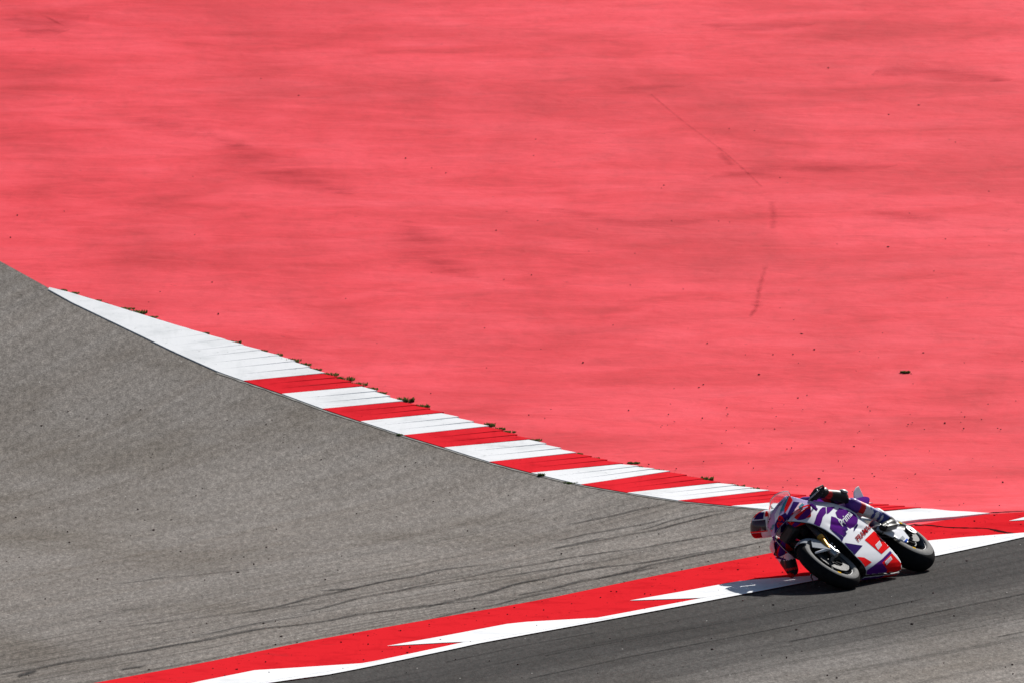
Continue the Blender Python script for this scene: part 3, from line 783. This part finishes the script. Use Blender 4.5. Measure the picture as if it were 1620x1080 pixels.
for s in (1, -1):
    MB().tube([(-1.06, .13*s, .40), (-1.07, .235*s, .395)], .014, 10).tube([(-.98, .12*s, .45), (-1.1, .135*s, .40), (-1.12, .135*s, .34)], .016, 8).build('foot_peg', M['metal'], bike)
    MB().tube([(-1.10, .14*s, .38), (-1.0, .15*s, .375), (-.985, .175*s, .375)], .007, 8).build('gear_lever' if s > 0 else 'rear_brake_pedal', M['metal'], bike)
    hb = MB().tube([(-.30, .10*s, .885), (-.37, .15*s, .885), (-.44, .235*s, .875)], .013, 10).build('handlebar', M['dmetal'], bike)
    MB().tube([(-.415, .205*s, .878), (-.485, .33*s, .862)], .0185, 12).build('grip', M['black'], hb)
    MB().tube([(-.385, .20*s, .875), (-.34, .225*s, .87), (-.385, .33*s, .855)], .006, 8).build('control_lever', M['metal'], hb)
    MB().tube([(-.485, .335*s, .862), (-.40, .375*s, .855), (-.31, .35*s, .86), (-.30, .29*s, .865)], .008, 8).build('lever_guard', M['black'], hb)
bg = MB().tube([(-.05, -.125, .42), (.0, -.185, .37), (.03, -.20, .30), (.10, -.115, .27)], .006, 8).build('brake_air_scoop', M['black'], bike)
MB().box((-.26, 0, .975), (.05, .14, .08), Matrix.Rotation(.6, 3, 'Y')).build('instrument_panel', M['black'], bike, bevel=.008)
bpy.context.view_layer.update()

# ------------------------------------------------------------------ graphics laid on the bodywork (photo direction -> surface)
def Z1(p): return (1160+p[0]/4.5, 740+p[1]/4.5)
def Z3(p): return (1240+p[0]/9.82, 760+p[1]/9.82)
def bvh_of(objs):
    vs, fs = [], []
    for o in objs:
        n = len(vs)
        L = INV @ o.matrix_world if o.parent is not None else o.matrix_world
        vs += [L @ v.co for v in o.data.vertices]; fs += [[i+n for i in p.vertices] for p in o.data.polygons]
    return BVHTree.FromPolygons(vs, fs)
def decal(name, px, mat, tree, parent, off=.003, mirror=None, res=1.1, tris=None):
    if tris is None:
        P = [Vector(p) for p in px]; d = []
        for a, b in zip(P, P[1:]+P[:1]):
            k = max(1, int((b-a).length/res)); d += [a.lerp(b, i/k) for i in range(k)]
        n = len(d); xs = [p.x for p in d]; ys_ = [p.y for p in d]; grid = []
        y = min(ys_)+res*.5
        while y < max(ys_):
            x = min(xs)+res*.5
            while x < max(xs): grid.append(Vector((x+.01, y))); x += res
            y += res
        r = delaunay_2d_cdt(d+grid, [(i, (i+1) % n) for i in range(n)], [], 1, 1e-5)
        pts, tri = r[0], r[2]
    else: pts, tri = tris
    v = []; ok = []
    for p in pts:
        dr = lray(p[0], p[1]); h = tree.ray_cast(CAM_L, dr)
        if h[0] is None: v.append(Vector()); ok.append(False); continue
        nn = h[1] if h[1].dot(dr) < 0 else -h[1]
        v.append(h[0]+nn*off); ok.append(True)
    f = []
    for t in tri:
        if all(ok[i] for i in t) and max((v[t[i]]-v[t[i-1]]).length for i in range(len(t))) < .10:
            a, b, c = v[t[0]], v[t[1]], v[t[2]]; nrm = (b-a).cross(c-a)
            f.append(tuple(t) if nrm.dot(CAM_L-a) > 0 else tuple(reversed(t)))
    comp = list(range(len(v)))                      # keep the largest connected piece
    def root(i):
        while comp[i] != i: comp[i] = comp[comp[i]]; i = comp[i]
        return i
    if tris is None and f:
        for q in f:
            for i in q[1:]: comp[root(i)] = root(q[0])
        cnt = {}
        for q in f: cnt[root(q[0])] = cnt.get(root(q[0]), 0)+1
        best = max(cnt, key=cnt.get); f = [q for q in f if root(q[0]) == best]
    if not f: print('decal misses', name, px[:1] if px else ''); return
    used = sorted({i for q in f for i in q}); mp = {i: k for k, i in enumerate(used)}
    v = [v[i] for i in used]; f = [tuple(mp[i] for i in q) for q in f]
    o = mesh_obj(name, v, f, mat, parent, smooth=True)
    if mirror is not None:
        mesh_obj(name, [(p.x, -p.y, p.z) for p in v], [tuple(reversed(q)) for q in f], mat, mirror, smooth=True)
    return o
def text_decal(txt, org, ux, uy, mat, tree, parent, off=.006, bold=0.0, width=None):
    cu = bpy.data.curves.new('t', 'FONT'); cu.body = txt; cu.offset = bold; cu.resolution_u = 3
    to = bpy.data.objects.new('t', cu); COL.objects.link(to); bpy.context.view_layer.update()
    me = to.evaluated_get(bpy.context.evaluated_depsgraph_get()).to_mesh()
    bm = bmesh.new(); bm.from_mesh(me); bmesh.ops.triangulate(bm, faces=bm.faces)
    bmesh.ops.subdivide_edges(bm, edges=[e for e in bm.edges if e.calc_length() > .15], cuts=1); bmesh.ops.triangulate(bm, faces=bm.faces)
    xs = [w.co.x for w in bm.verts]; ys_ = [w.co.y for w in bm.verts]; x0, x1, y0, y1 = min(xs), max(xs), min(0, min(ys_)), max(ys_)
    bm.verts.index_update()
    pts = []
    for w in bm.verts:
        a = (w.co.x-x0)/(x1-x0); b = w.co.y/y1
        pts.append((org[0]+ux[0]*a+uy[0]*b, org[1]+ux[1]*a+uy[1]*b))
    tri = [tuple(w.index for w in q.verts) for q in bm.faces]; bm.free()
    bpy.data.objects.remove(to)
    return decal('lettering', None, mat, tree, parent, off, tris=(pts, tri))
TL = bvh_of([sideL, nose]); TW = bvh_of([sideL, nose, wings[1][0], wings[1][1], wings[1][2]]); TN = bvh_of([nose, sideR, wings[-1][0], wings[-1][1], wings[-1][2]])
z1 = lambda *p: [Z1(q) for q in p]; z3 = lambda *p: [Z3(q) for q in p]
dc = lambda px, m, tree=TL, par=sideL, off=.003, mir=sideR, name='paint_panel': decal(name, px, M[m], tree, par, off, mir)
dc(z3((800, 490), (860, 420), (1000, 462), (1060, 490), (1110, 525), (1150, 600), (1140, 655), (1085, 715), (1030, 745), (985, 715), (945, 655), (890, 600), (830, 565)), 'purple')
dc(z3((735, 550), (800, 568), (880, 630), (905, 700), (960, 760), (930, 862), (870, 830), (790, 785), (715, 742)), 'purple')
dc(z3((905, 650), (950, 660), (1000, 760), (960, 850), (925, 880), (905, 800)), 'navy')
dc(z3((510, 530), (560, 445), (600, 410), (650, 408), (655, 500), (605, 560), (585, 640), (560, 705), (455, 690), (490, 600)), 'purple')
dc(z3((665, 408), (795, 405), (700, 500), (665, 515)), 'purple')
dc(z3((1130, 520), (1200, 545), (1235, 570), (1200, 600), (1165, 560)), 'purple')
dc(z3((715, 748), (800, 790), (930, 880), (905, 940), (860, 880), (760, 790)), 'navy')
dc(z3((1090, 720), (1140, 660), (1150, 690), (1105, 765), (1080, 790)), 'navy')
dc(z3((960, 790), (1000, 760), (1015, 775), (975, 825)), 'white', off=.0045)
dc(z1((935, 510), (1010, 438), (1045, 470), (1110, 562), (1055, 610)), 'red')
dc(z1((1008, 548), (1040, 515), (1056, 550), (1030, 582)), 'white', off=.005, name='sponsor_print')
dc(z1((790, 530), (850, 540), (920, 551), (862, 618), (835, 590)), 'navy')  # purple wedge, its shading painted in as dark navy
dc(z1((855, 628), (930, 635), (985, 668), (940, 700), (875, 742), (860, 690)), 'red')
dc(z1((905, 758), (980, 705), (1060, 645), (1116, 588), (1128, 603), (1058, 672), (1095, 722), (1075, 768), (930, 776)), 'purple')
dc(z1((1058, 672), (1128, 605), (1206, 690), (1202, 716), (1078, 768), (1095, 722)), 'red')
dc(z1((1076, 666), (1118, 626), (1130, 648), (1088, 690)), 'white', off=.005, name='sponsor_print')
for k in range(4):
    a = k*.24+.06
    dc(z1((1012+30*a, 550-32*a), (1014+30*a, 546-32*a), (1034+22*a, 574-26*a), (1032+22*a, 578-26*a)), 'pink', off=.0065, name='print_stroke', mir=None)
    dc(z1((1080+40*a, 668-38*a), (1084+40*a, 664-38*a), (1094+38*a, 682-36*a), (1090+38*a, 686-36*a)), 'pink', off=.0065, name='print_stroke', mir=None)
text_decal('PRAMAC', Z3((1158, 952)), (225/9.82, -240/9.82), (-56/9.82, -72/9.82), M['darkred'], TL, sideL, .0055, .02)
text_decal('Prima', Z3((905, 712)), (160/9.82, -182/9.82), (-66/9.82, -92/9.82), M['white'], TL, sideL, .006, .012)
# nose and wings
dn = lambda px, m, off=.003, name='paint_panel', par=nose, tree=TW, mir=None: decal(name, px, M[m], tree, par, off, mir)
dn(z1((385, 378), (383, 335), (428, 238), (472, 243), (440, 292), (405, 350)), 'navy')
dn(z1((366, 322), (366, 285), (402, 192), (424, 228), (388, 292)), 'red')
dn(z1((335, 305), (352, 262), (398, 186), (402, 192), (372, 262), (356, 306)), 'teal')
dn(z1((295, 460), (298, 400), (328, 342), (372, 318), (388, 336), (372, 398), (334, 428), (312, 470)), 'navy')
dn(z1((400, 385), (440, 292), (474, 245), (505, 250), (470, 300), (415, 380)), 'pink')
dn(z1((296, 330), (330, 270), (352, 262), (335, 305), (326, 338), (300, 392)), 'white')
dn(z1((242, 560), (258, 566), (290, 530), (330, 500), (345, 520), (300, 600), (262, 640)), 'navy', tree=TN)
dn(z1((465, 275), (490, 250), (505, 262), (480, 300)), 'teal', .005)
text_decal('89', Z1((352, 436)), (14/4.5, -88/4.5), (-42/4.5, -14/4.5), M['red'], TN, nose, .006, .02)
dn(z1((245, 450), (282, 438), (264, 466), (246, 492)), 'red', tree=TN)
dn(z1((248, 508), (298, 478), (322, 488), (286, 530), (258, 562)), 'purple', tree=TN)
dn(z1((260, 440), (282, 400), (296, 402), (284, 436)), 'teal', tree=TN)
u, l, e = wings[1]
TU = bvh_of([l])
decal('paint_panel', z1((412, 412), (470, 345), (525, 288), (562, 283), (552, 318), (500, 372), (438, 420)), M['purple'], TU, l, .003, wings[-1][1])
# swingarm cover print
cov = [o for o in bike.children if o.name.startswith('swingarm_cover')][0]
TS = bvh_of([cov])
for px, m in ((z1((1205, 530), (1235, 500), (1252, 515), (1225, 548)), 'blue'), (z1((1196, 545), (1206, 534), (1220, 552), (1208, 562)), 'yellow'), (z1((1165, 520), (1205, 480), (1222, 500), (1180, 540)), 'grey'),
              (z1((1135, 500), (1150, 480), (1165, 490), (1150, 515)), 'carbon')):
    decal('sponsor_print', px, M[m], TS, cov, .003)

# ------------------------------------------------------------------ rider
person = empty('person'); person.matrix_world = RM
tag(person, 'rider in black, purple and white leathers hanging off the leaning motorcycle', 'person')
def capsule(mb, a, b, ra, rb, n=14):
    a, b = Vector(a), Vector(b); d = (b-a)
    mb.ball(a, ra, n, 8); mb.ball(b, rb, n, 8); mb.tube([a, b], [ra, rb], n)
def fused(name, mb, parent, mats, fm, vox=.011, it=6):
    o = mb.build('tmp', M['leather_black'], None, smooth=False)
    r = o.modifiers.new('r', 'REMESH'); r.mode = 'VOXEL'; r.voxel_size = vox
    s_ = o.modifiers.new('s', 'SMOOTH'); s_.iterations = it; s_.factor = .5
    me = bpy.data.meshes.new_from_object(o.evaluated_get(bpy.context.evaluated_depsgraph_get()))
    bpy.data.objects.remove(o); me.name = name; me.materials.clear()
    for m in mats: me.materials.append(M[m])
    for p in me.polygons: p.material_index = fm(p.center); p.use_smooth = True
    return link(bpy.data.objects.new(name, me), parent)
J = dict(pel=(-1.18, -.17, .87), belly=(-1.0, -.18, .97), chest=(-.80, -.20, 1.03), neck=(-.62, -.23, 1.10), hd=(-.50, -.23, 1.05),
         ls=(-.72, .02, 1.0), le=(-.80, .255, .785), lw=(-.52, .265, .878), rs=(-.64, -.40, .98), re=(-.47, -.42, .705), rw=(-.475, -.285, .855),
         lh=(-1.16, -.07, .85), lk=(-.885, .225, .705), la=(-1.155, .215, .47), rh=(-1.16, -.28, .83), rk=(-.80, -.385, .635), ra=(-1.14, -.225, .46))
b = MB()
capsule(b, J['pel'], J['belly'], .15, .145); capsule(b, J['belly'], J['chest'], .145, .155); capsule(b, J['chest'], J['neck'], .14, .075); capsule(b, J['neck'], J['hd'], .06, .058)
capsule(b, J['chest'], J['ls'], .12, .075); capsule(b, J['chest'], J['rs'], .12, .075)
capsule(b, (-.78, -.21, 1.14), (-.92, -.20, 1.10), .06, .05)
for s, e, w in (('ls', 'le', 'lw'), ('rs', 're', 'rw')):
    capsule(b, J[s], J[e], .070, .054); m_ = Vector(J[e]).lerp(Vector(J[w]), .35); capsule(b, J[e], m_, .056, .053); capsule(b, m_, J[w], .053, .036)
for h, k, a in (('lh', 'lk', 'la'), ('rh', 'rk', 'ra')):
    capsule(b, J[h], J[k], .100, .064); m_ = Vector(J[k]).lerp(Vector(J[a]), .38); capsule(b, J[k], m_, .062, .058); capsule(b, m_, J[a], .058, .042)
def seg_t(p, a, c):
    a, c = Vector(a), Vector(c); d = c-a; t = max(0, min(1, (p-a).dot(d)/d.dot(d))); return t, (p-(a+d*t)).length
def suit(p):
    best = min(((seg_t(p, J[a], J[c]), a+c) for a, c in (('ls', 'le'), ('le', 'lw'), ('rs', 're'), ('re', 'rw'), ('lh', 'lk'), ('lk', 'la'), ('rh', 'rk'), ('rk', 'ra'), ('pel', 'belly'), ('belly', 'chest'), ('chest', 'neck'))), key=lambda q: q[0][1])
    (t, d), n = best
    if n == 'lelw': return 3 if .62 < t < .86 else (0 if t < .62 else 0)
    if n == 'lsle': return 0 if t > .72 else (3 if t > .5 else 2)
    if n == 'lhlk': return 2 if t > .62 else 0
    if n == 'lkla':
        return 2 if t < .16 else (3 if t < .30 and p.y > .2 else (1 if t < .44 else (1 if math.sin(p.x*62)*math.sin(p.z*80+1) > .3 else 4)))
    if n in ('rers', 'rsre'): return 1 if t < .6 else 0
    if n == 'rerw': return 3 if t < .10 else (0 if t < .45 else 1)
    if n in ('rhrk', 'rkra'): return 2 if t > .5 else 1
    return 1 if p.z > 1.05 else 2
body = fused('leather_suit', b, person, ['leather_black', 'leather_white', 'leather_purple', 'leather_red', 'leather_blue'], suit)
# sliders
for s, pc, nrm, r, nm in ((1, (-.805, .302, .805), (-.25, .85, .45), .052, 'elbow_slider'), (-1, (-.44, -.452, .68), (.35, -.7, -.55), .04, 'elbow_slider'), (-1, (-.765, -.445, .60), (.3, -.8, -.45), .06, 'knee_slider')):
    q = Vector(nrm).normalized().to_track_quat('Z', 'Y').to_matrix(); mb = MB(); mb.ball((0, 0, 0), (r*1.15, r*.72, .018), 18, 8)
    mb.v = [q @ p + Vector(pc) for p in mb.v]; mb.build(nm, M['slider'] if s > 0 or nm == 'knee_slider' else M['red'], person)
# gloves: palm, four fingers round the grip, thumb below
for s in (1, -1):
    g = MB(); w = Vector(J['lw'] if s > 0 else J['rw']); w = Vector((w.x, abs(w.y), w.z))
    ga, gb = Vector((-.415, .205, .878)), Vector((-.485, .33, .862)); gd = (gb-ga).normalized()
    pc = ga.lerp(gb, .45)+Vector((-.035, .0, .012))
    capsule(g, w+Vector((-.02, 0, 0)), w.lerp(pc, .6), .041, .036, 12)
    for q in (-.032, -.011, .011, .032): capsule(g, w.lerp(pc, .5)+gd*q*.7, ga.lerp(gb, .45)+gd*q+Vector((-.018, 0, .026)), .021, .016, 10)
    for i, q in enumerate((-.036, -.012, .012, .034)):
        c = ga.lerp(gb, .45)+gd*q; ln = (.92, 1.05, 1.0, .82)[i]; rad = .0105
        pts = [c+Vector((-.018, 0, .026)), c+Vector((.018*ln, 0, .030)), c+Vector((.036*ln, 0, .006)), c+Vector((.022*ln, 0, -.022)), c+Vector((.002, 0, -.026))]
        for a, c2 in zip(pts, pts[1:]): capsule(g, a, c2, rad, rad*.95, 8)
    g.ball(pc+Vector((-.005, .004, .012)), (.048, .05, .036), 14, 8)
    tb = ga.lerp(gb, .18); tp = [w.lerp(pc, .7)+Vector((0, -.03, -.005)), tb+Vector((-.024, -.005, -.012)), tb+Vector((0, .004, -.028)), tb+Vector((.016, .015, -.024))]
    for a, c2 in zip(tp, tp[1:]): capsule(g, a, c2, .0125, .011, 8)
    capsule(g, w+Vector((-.055, 0, -.006)), w+Vector((-.015, 0, 0)), .050, .046, 12)
    if s < 0:
        for p in g.v: p.y = -p.y
        g.f = [list(reversed(q)) for q in g.f]
    cw = Vector((w.x, w.y*s, w.z)); c0 = pc.copy(); c0.y *= s
    def gm(p, cw=cw, c0=c0):
        t = (p-cw).dot((c0-cw).normalized())
        if t < -.022: return 2 if p.z > cw.z-.0 else 0
        if p.z > cw.z+.024 and .01 < t < .035: return 1
        return 0
    fused('glove', g, person, ['leather_black', 'leather_red', 'slider'], gm, .0055, 2)
# boots
for s, an in ((1, 'la'), (-1, 'ra')):
    a = Vector(J[an]); bt = MB(); a2 = Vector((a.x-.005, a.y, a.z-.03))
    capsule(bt, a+Vector((.045, 0, .075)), a2, .058, .050); capsule(bt, a2, a2+Vector((-.05, 0, -.03)), .048, .036); capsule(bt, a2+Vector((.0, 0, -.03)), a2+Vector((.11, -.01*s, -.035)), .042, .038)
    capsule(bt, a2+Vector((.10, -.01*s, -.035)), a2+Vector((.185, -.015*s, -.04)), .038, .026); bt.box(a2+Vector((.06, -.005*s, -.072)), (.24, .06, .016))
    fused('boot', bt, person, ['leather_black', 'leather_white', 'leather_blue'], lambda p, a2=a2: 1 if (p.x < a2.x-.03 or (p.z > a2.z+.07)) else (2 if p.z > a2.z+.0 else 0), .008, 3)
# helmet
look = INV.to_3x3() @ Vector((-.955, -.27, -.12)).normalized()
hup = INV.to_3x3() @ Vector((-.42, -.05, .90)).normalized()
hx = look.normalized(); hy = hup.cross(hx).normalized(); hz = hx.cross(hy)
HM = Matrix((hx, hy, hz)).transposed(); HC = Vector((-.452, -.235, 1.085))
def hshape(t, a, off=0.0):
    d = Vector((math.sin(t)*math.cos(a), math.sin(t)*math.sin(a), math.cos(t)))
    r = Vector((.158, .126, .140)); p = Vector((d.x*r.x, d.y*r.y, d.z*r.z))
    if d.z < 0:
        p.x += .030*(-d.z)*max(0, d.x); p.z *= .92
    if d.x < -.3 and d.z > .1: p.x -= .035*math.exp(-((d.y)/.35)**2)*(d.z)        # rear spoiler
    if d.z < -.72: p.z = -.132*.92*.72-(.003 if off else 0)
    n = Vector((d.x/r.x, d.y/r.y, d.z/r.z)).normalized()
    return HM @ (p+n*off)+HC
def hpatch(name, t0, t1, a0, a1, mat, parent, off, n=14, m=20):
    v = [hshape(t0+(t1-t0)*i/n, a0+(a1-a0)*k/m, off) for i in range(n+1) for k in range(m+1)]
    f = [(i*(m+1)+k, (i+1)*(m+1)+k, (i+1)*(m+1)+k+1, i*(m+1)+k+1) for i in range(n) for k in range(m)]
    return mesh_obj(name, v, f, mat, parent, smooth=True)
R = math.radians
helm = hpatch('helmet', 0.001, math.pi-.001, 0, 2*math.pi, M['white'], person, 0, 30, 48)
hpatch('visor', R(62), R(100), R(-68), R(68), M['visor'], helm, .004)
hpatch('visor_rim', R(100), R(104), R(-72), R(72), M['red'], helm, .005, 3)
hpatch('helmet_stripe', R(25), R(58), R(-60), R(-15), M['navy'], helm, .003)
hpatch('helmet_stripe', R(25), R(58), R(15), R(60), M['navy'], helm, .003)
hpatch('helmet_stripe', R(8), R(50), R(-12), R(12), M['red'], helm, .003)
hpatch('helmet_stripe', R(106), R(128), R(-50), R(50), M['darkred'], helm, .003)
for s in (1, -1):
    hpatch('helmet_logo', R(52), R(80), R(78)*s, R(112)*s, M['yellow'], helm, .004, 6, 8)
    hpatch('helmet_logo', R(44), R(62), R(84)*s, R(130)*s, M['red'], helm, .0055, 6, 8)
    hpatch('helmet_stripe', R(70), R(118), R(116)*s, R(150)*s, M['navy'], helm, .003)
    hpatch('helmet_stripe', R(86), R(112), R(84)*s, R(104)*s, M['teal'], helm, .003)
    hpatch('helmet_stripe', R(22), R(50), R(66)*s, R(82)*s, M['red'], helm, .003)

# ------------------------------------------------------------------ weeds along the kerb
def tuft(px, py, h, spread, n, label, group, dry=0.0):
    g = ground(px, py) + (Vector((0.02, 0.05)) if 'outer' in label else Vector((0, 0))); o_z = hgt(g.y)
    v, f = [], []
    for i in range(n):
        a = random.uniform(0, 2*math.pi); r = spread*math.sqrt(random.random())
        bx, by = r*math.cos(a)*.75, r*math.sin(a)*.45; hh = .45*h*random.uniform(.5, 1.0); tl = random.uniform(.15, .75)
        dx, dy = math.cos(a+random.uniform(-.8, .8))*hh*tl, math.sin(a+random.uniform(-.8, .8))*hh*tl; w = random.uniform(.006, .013)
        b_ = random.uniform(0, math.pi); wx, wy = math.cos(b_)*w, math.sin(b_)*w; k = len(v)
        v += [(bx-wx, by-wy, -.02), (bx+wx, by+wy, -.02), (bx+dx*.5+wx*.7, by+dy*.5+wy*.7, hh*.6), (bx+dx*.5-wx*.7, by+dy*.5-wy*.7, hh*.6), (bx+dx, by+dy, hh)]
        f += [(k, k+1, k+2, k+3), (k+3, k+2, k+4)]
    o = mesh_obj('grass_tuft', v, f, M['grass']); o.location = (g.x, g.y, o_z)
    tag(o, label, 'grass tuft', group)
outer_tufts = [(96, 463, .05, .05), (112, 466.5, .04, .08), (150, 478, .03, .08), (195, 491, .04, .12), (216, 497.5, .08, .10), (238, 504, .03, .08), (321, 530, .04, .05), (370, 544.5, .06, .07), (410, 557, .03, .08), (432, 564, .05, .10), (457, 573, .07, .12), (477, 579.5, .06, .09),
               (497, 587, .04, .07), (518, 595.5, .07, .11), (541, 602.5, .08, .12), (563, 610.5, .07, .12), (582, 617.5, .05, .10), (599, 624, .04, .08), (639, 636.5, .11, .10), (667, 645.5, .07, .08),
               (772, 675.5, .09, .06), (783, 680.5, .05, .10), (799, 685, .04, .10), (842, 698.5, .05, .09), (908, 720, .04, .08), (933, 726.5, .03, .10), (1006, 741, .04, .06), (1038, 747, .06, .08), (1060, 752, .04, .10), (1085, 757, .04, .10), (1114.5, 761, .10, .08), (1150, 769, .05, .07), (1164, 772, .07, .08), (1189, 776.5, .07, .06)]
ordn = ['first', 'second', 'third', 'fourth', 'fifth', 'sixth', 'seventh', 'eighth', 'ninth', 'tenth', 'eleventh', 'twelfth', 'thirteenth', 'fourteenth', 'fifteenth', 'sixteenth', 'seventeenth', 'eighteenth', 'nineteenth', 'twentieth']
ordn += ['twenty-'+q for q in ordn[:9]] + ['thirtieth'] + ['thirty-'+q for q in ordn[:9]]
for i, (x, y, h, sp) in enumerate(outer_tufts):
    size = 'tall' if h > .08 else ('low' if h > .045 else 'tiny')
    tuft(x, y, h, sp, int(30+300*sp), '%s green grass tuft, %s from the left along the outer edge of the sawtooth kerb' % (size, ordn[i]), 'grass tufts along the sawtooth kerb')
for x, y, h, sp, lb in ((904, 765, .05, .08, 'small grass tuft on the asphalt side of the third white kerb block from the motorcycle'), (857, 754, .09, .03, 'upright grass sprig on the asphalt side of the sawtooth kerb, left of the small tuft'),
                        (633, 689.5, .06, .03, 'leftmost grass sprig on the asphalt side of the sawtooth kerb'), (1432, 589, .05, .06, 'brownish dry tuft alone on the red run-off above the motorcycle'),
                        (1002, 732.5, .04, .07, 'dry flat tuft on the red run-off just above the kerb')):
    tuft(x, y, h, sp, int(60+500*sp), lb, 'grass tufts away from the outer kerb edge')

# ------------------------------------------------------------------ rubber crumbs scattered about
v, f = [], []
def crumb(g, off_, r):
    k = len(v); z = hgt(g.y)+off_
    a = random.uniform(0, 3.1); sx, sy, sz = r*random.uniform(.8, 2.0), r*random.uniform(.6, 1.2), r*random.uniform(.4, .9)
    for p in ((1, 0, 0), (0, 1, 0), (-1, 0, 0), (0, -1, 0), (0, 0, 1), (0, 0, -1)):
        x, y = p[0]*sx, p[1]*sy; v.append((g.x+x*math.cos(a)-y*math.sin(a), g.y+x*math.sin(a)+y*math.cos(a), z+p[2]*sz+sz*.5))
    for q in ((0, 1, 4), (1, 2, 4), (2, 3, 4), (3, 0, 4), (1, 0, 5), (2, 1, 5), (3, 2, 5), (0, 3, 5)): f.append(tuple(k+i for i in q))
for _ in range(520):      # run-off, thicker towards the lower right
    x, y = random.uniform(-40, 1660), 812*random.random()**.55
    lim = 800 if x > 1180 else 455+(x-75)*.293
    if y > lim-8: continue
    if random.random() > .12+.6*max(0, (x-300)/1300)*(y/800)**.5: continue
    crumb(ground(x, y), .002, random.choice((.005, .006, .007, .010)))
vis = [i for i in range(nK) if -6 < Ug[i].x < 6]
for _ in range(330):      # flat kerb
    i = random.choice(vis); g = Ug[i].lerp(Lk[i], random.uniform(.05, .95)); crumb(g, .016, random.choice((.003, .004, .005, .008)))
for _ in range(420):      # track and service road
    x, y = random.uniform(0, 1640), random.uniform(640, 1085)
    if x < 1000 and y < 520+.3*x: continue
    crumb(ground(x, y), .010, random.choice((.004, .005, .007, .010)))
tag(mesh_obj('rubber_debris', v, f, M['rubber']), 'dark rubber crumbs scattered over run-off, kerb and track', 'debris', kind='stuff')
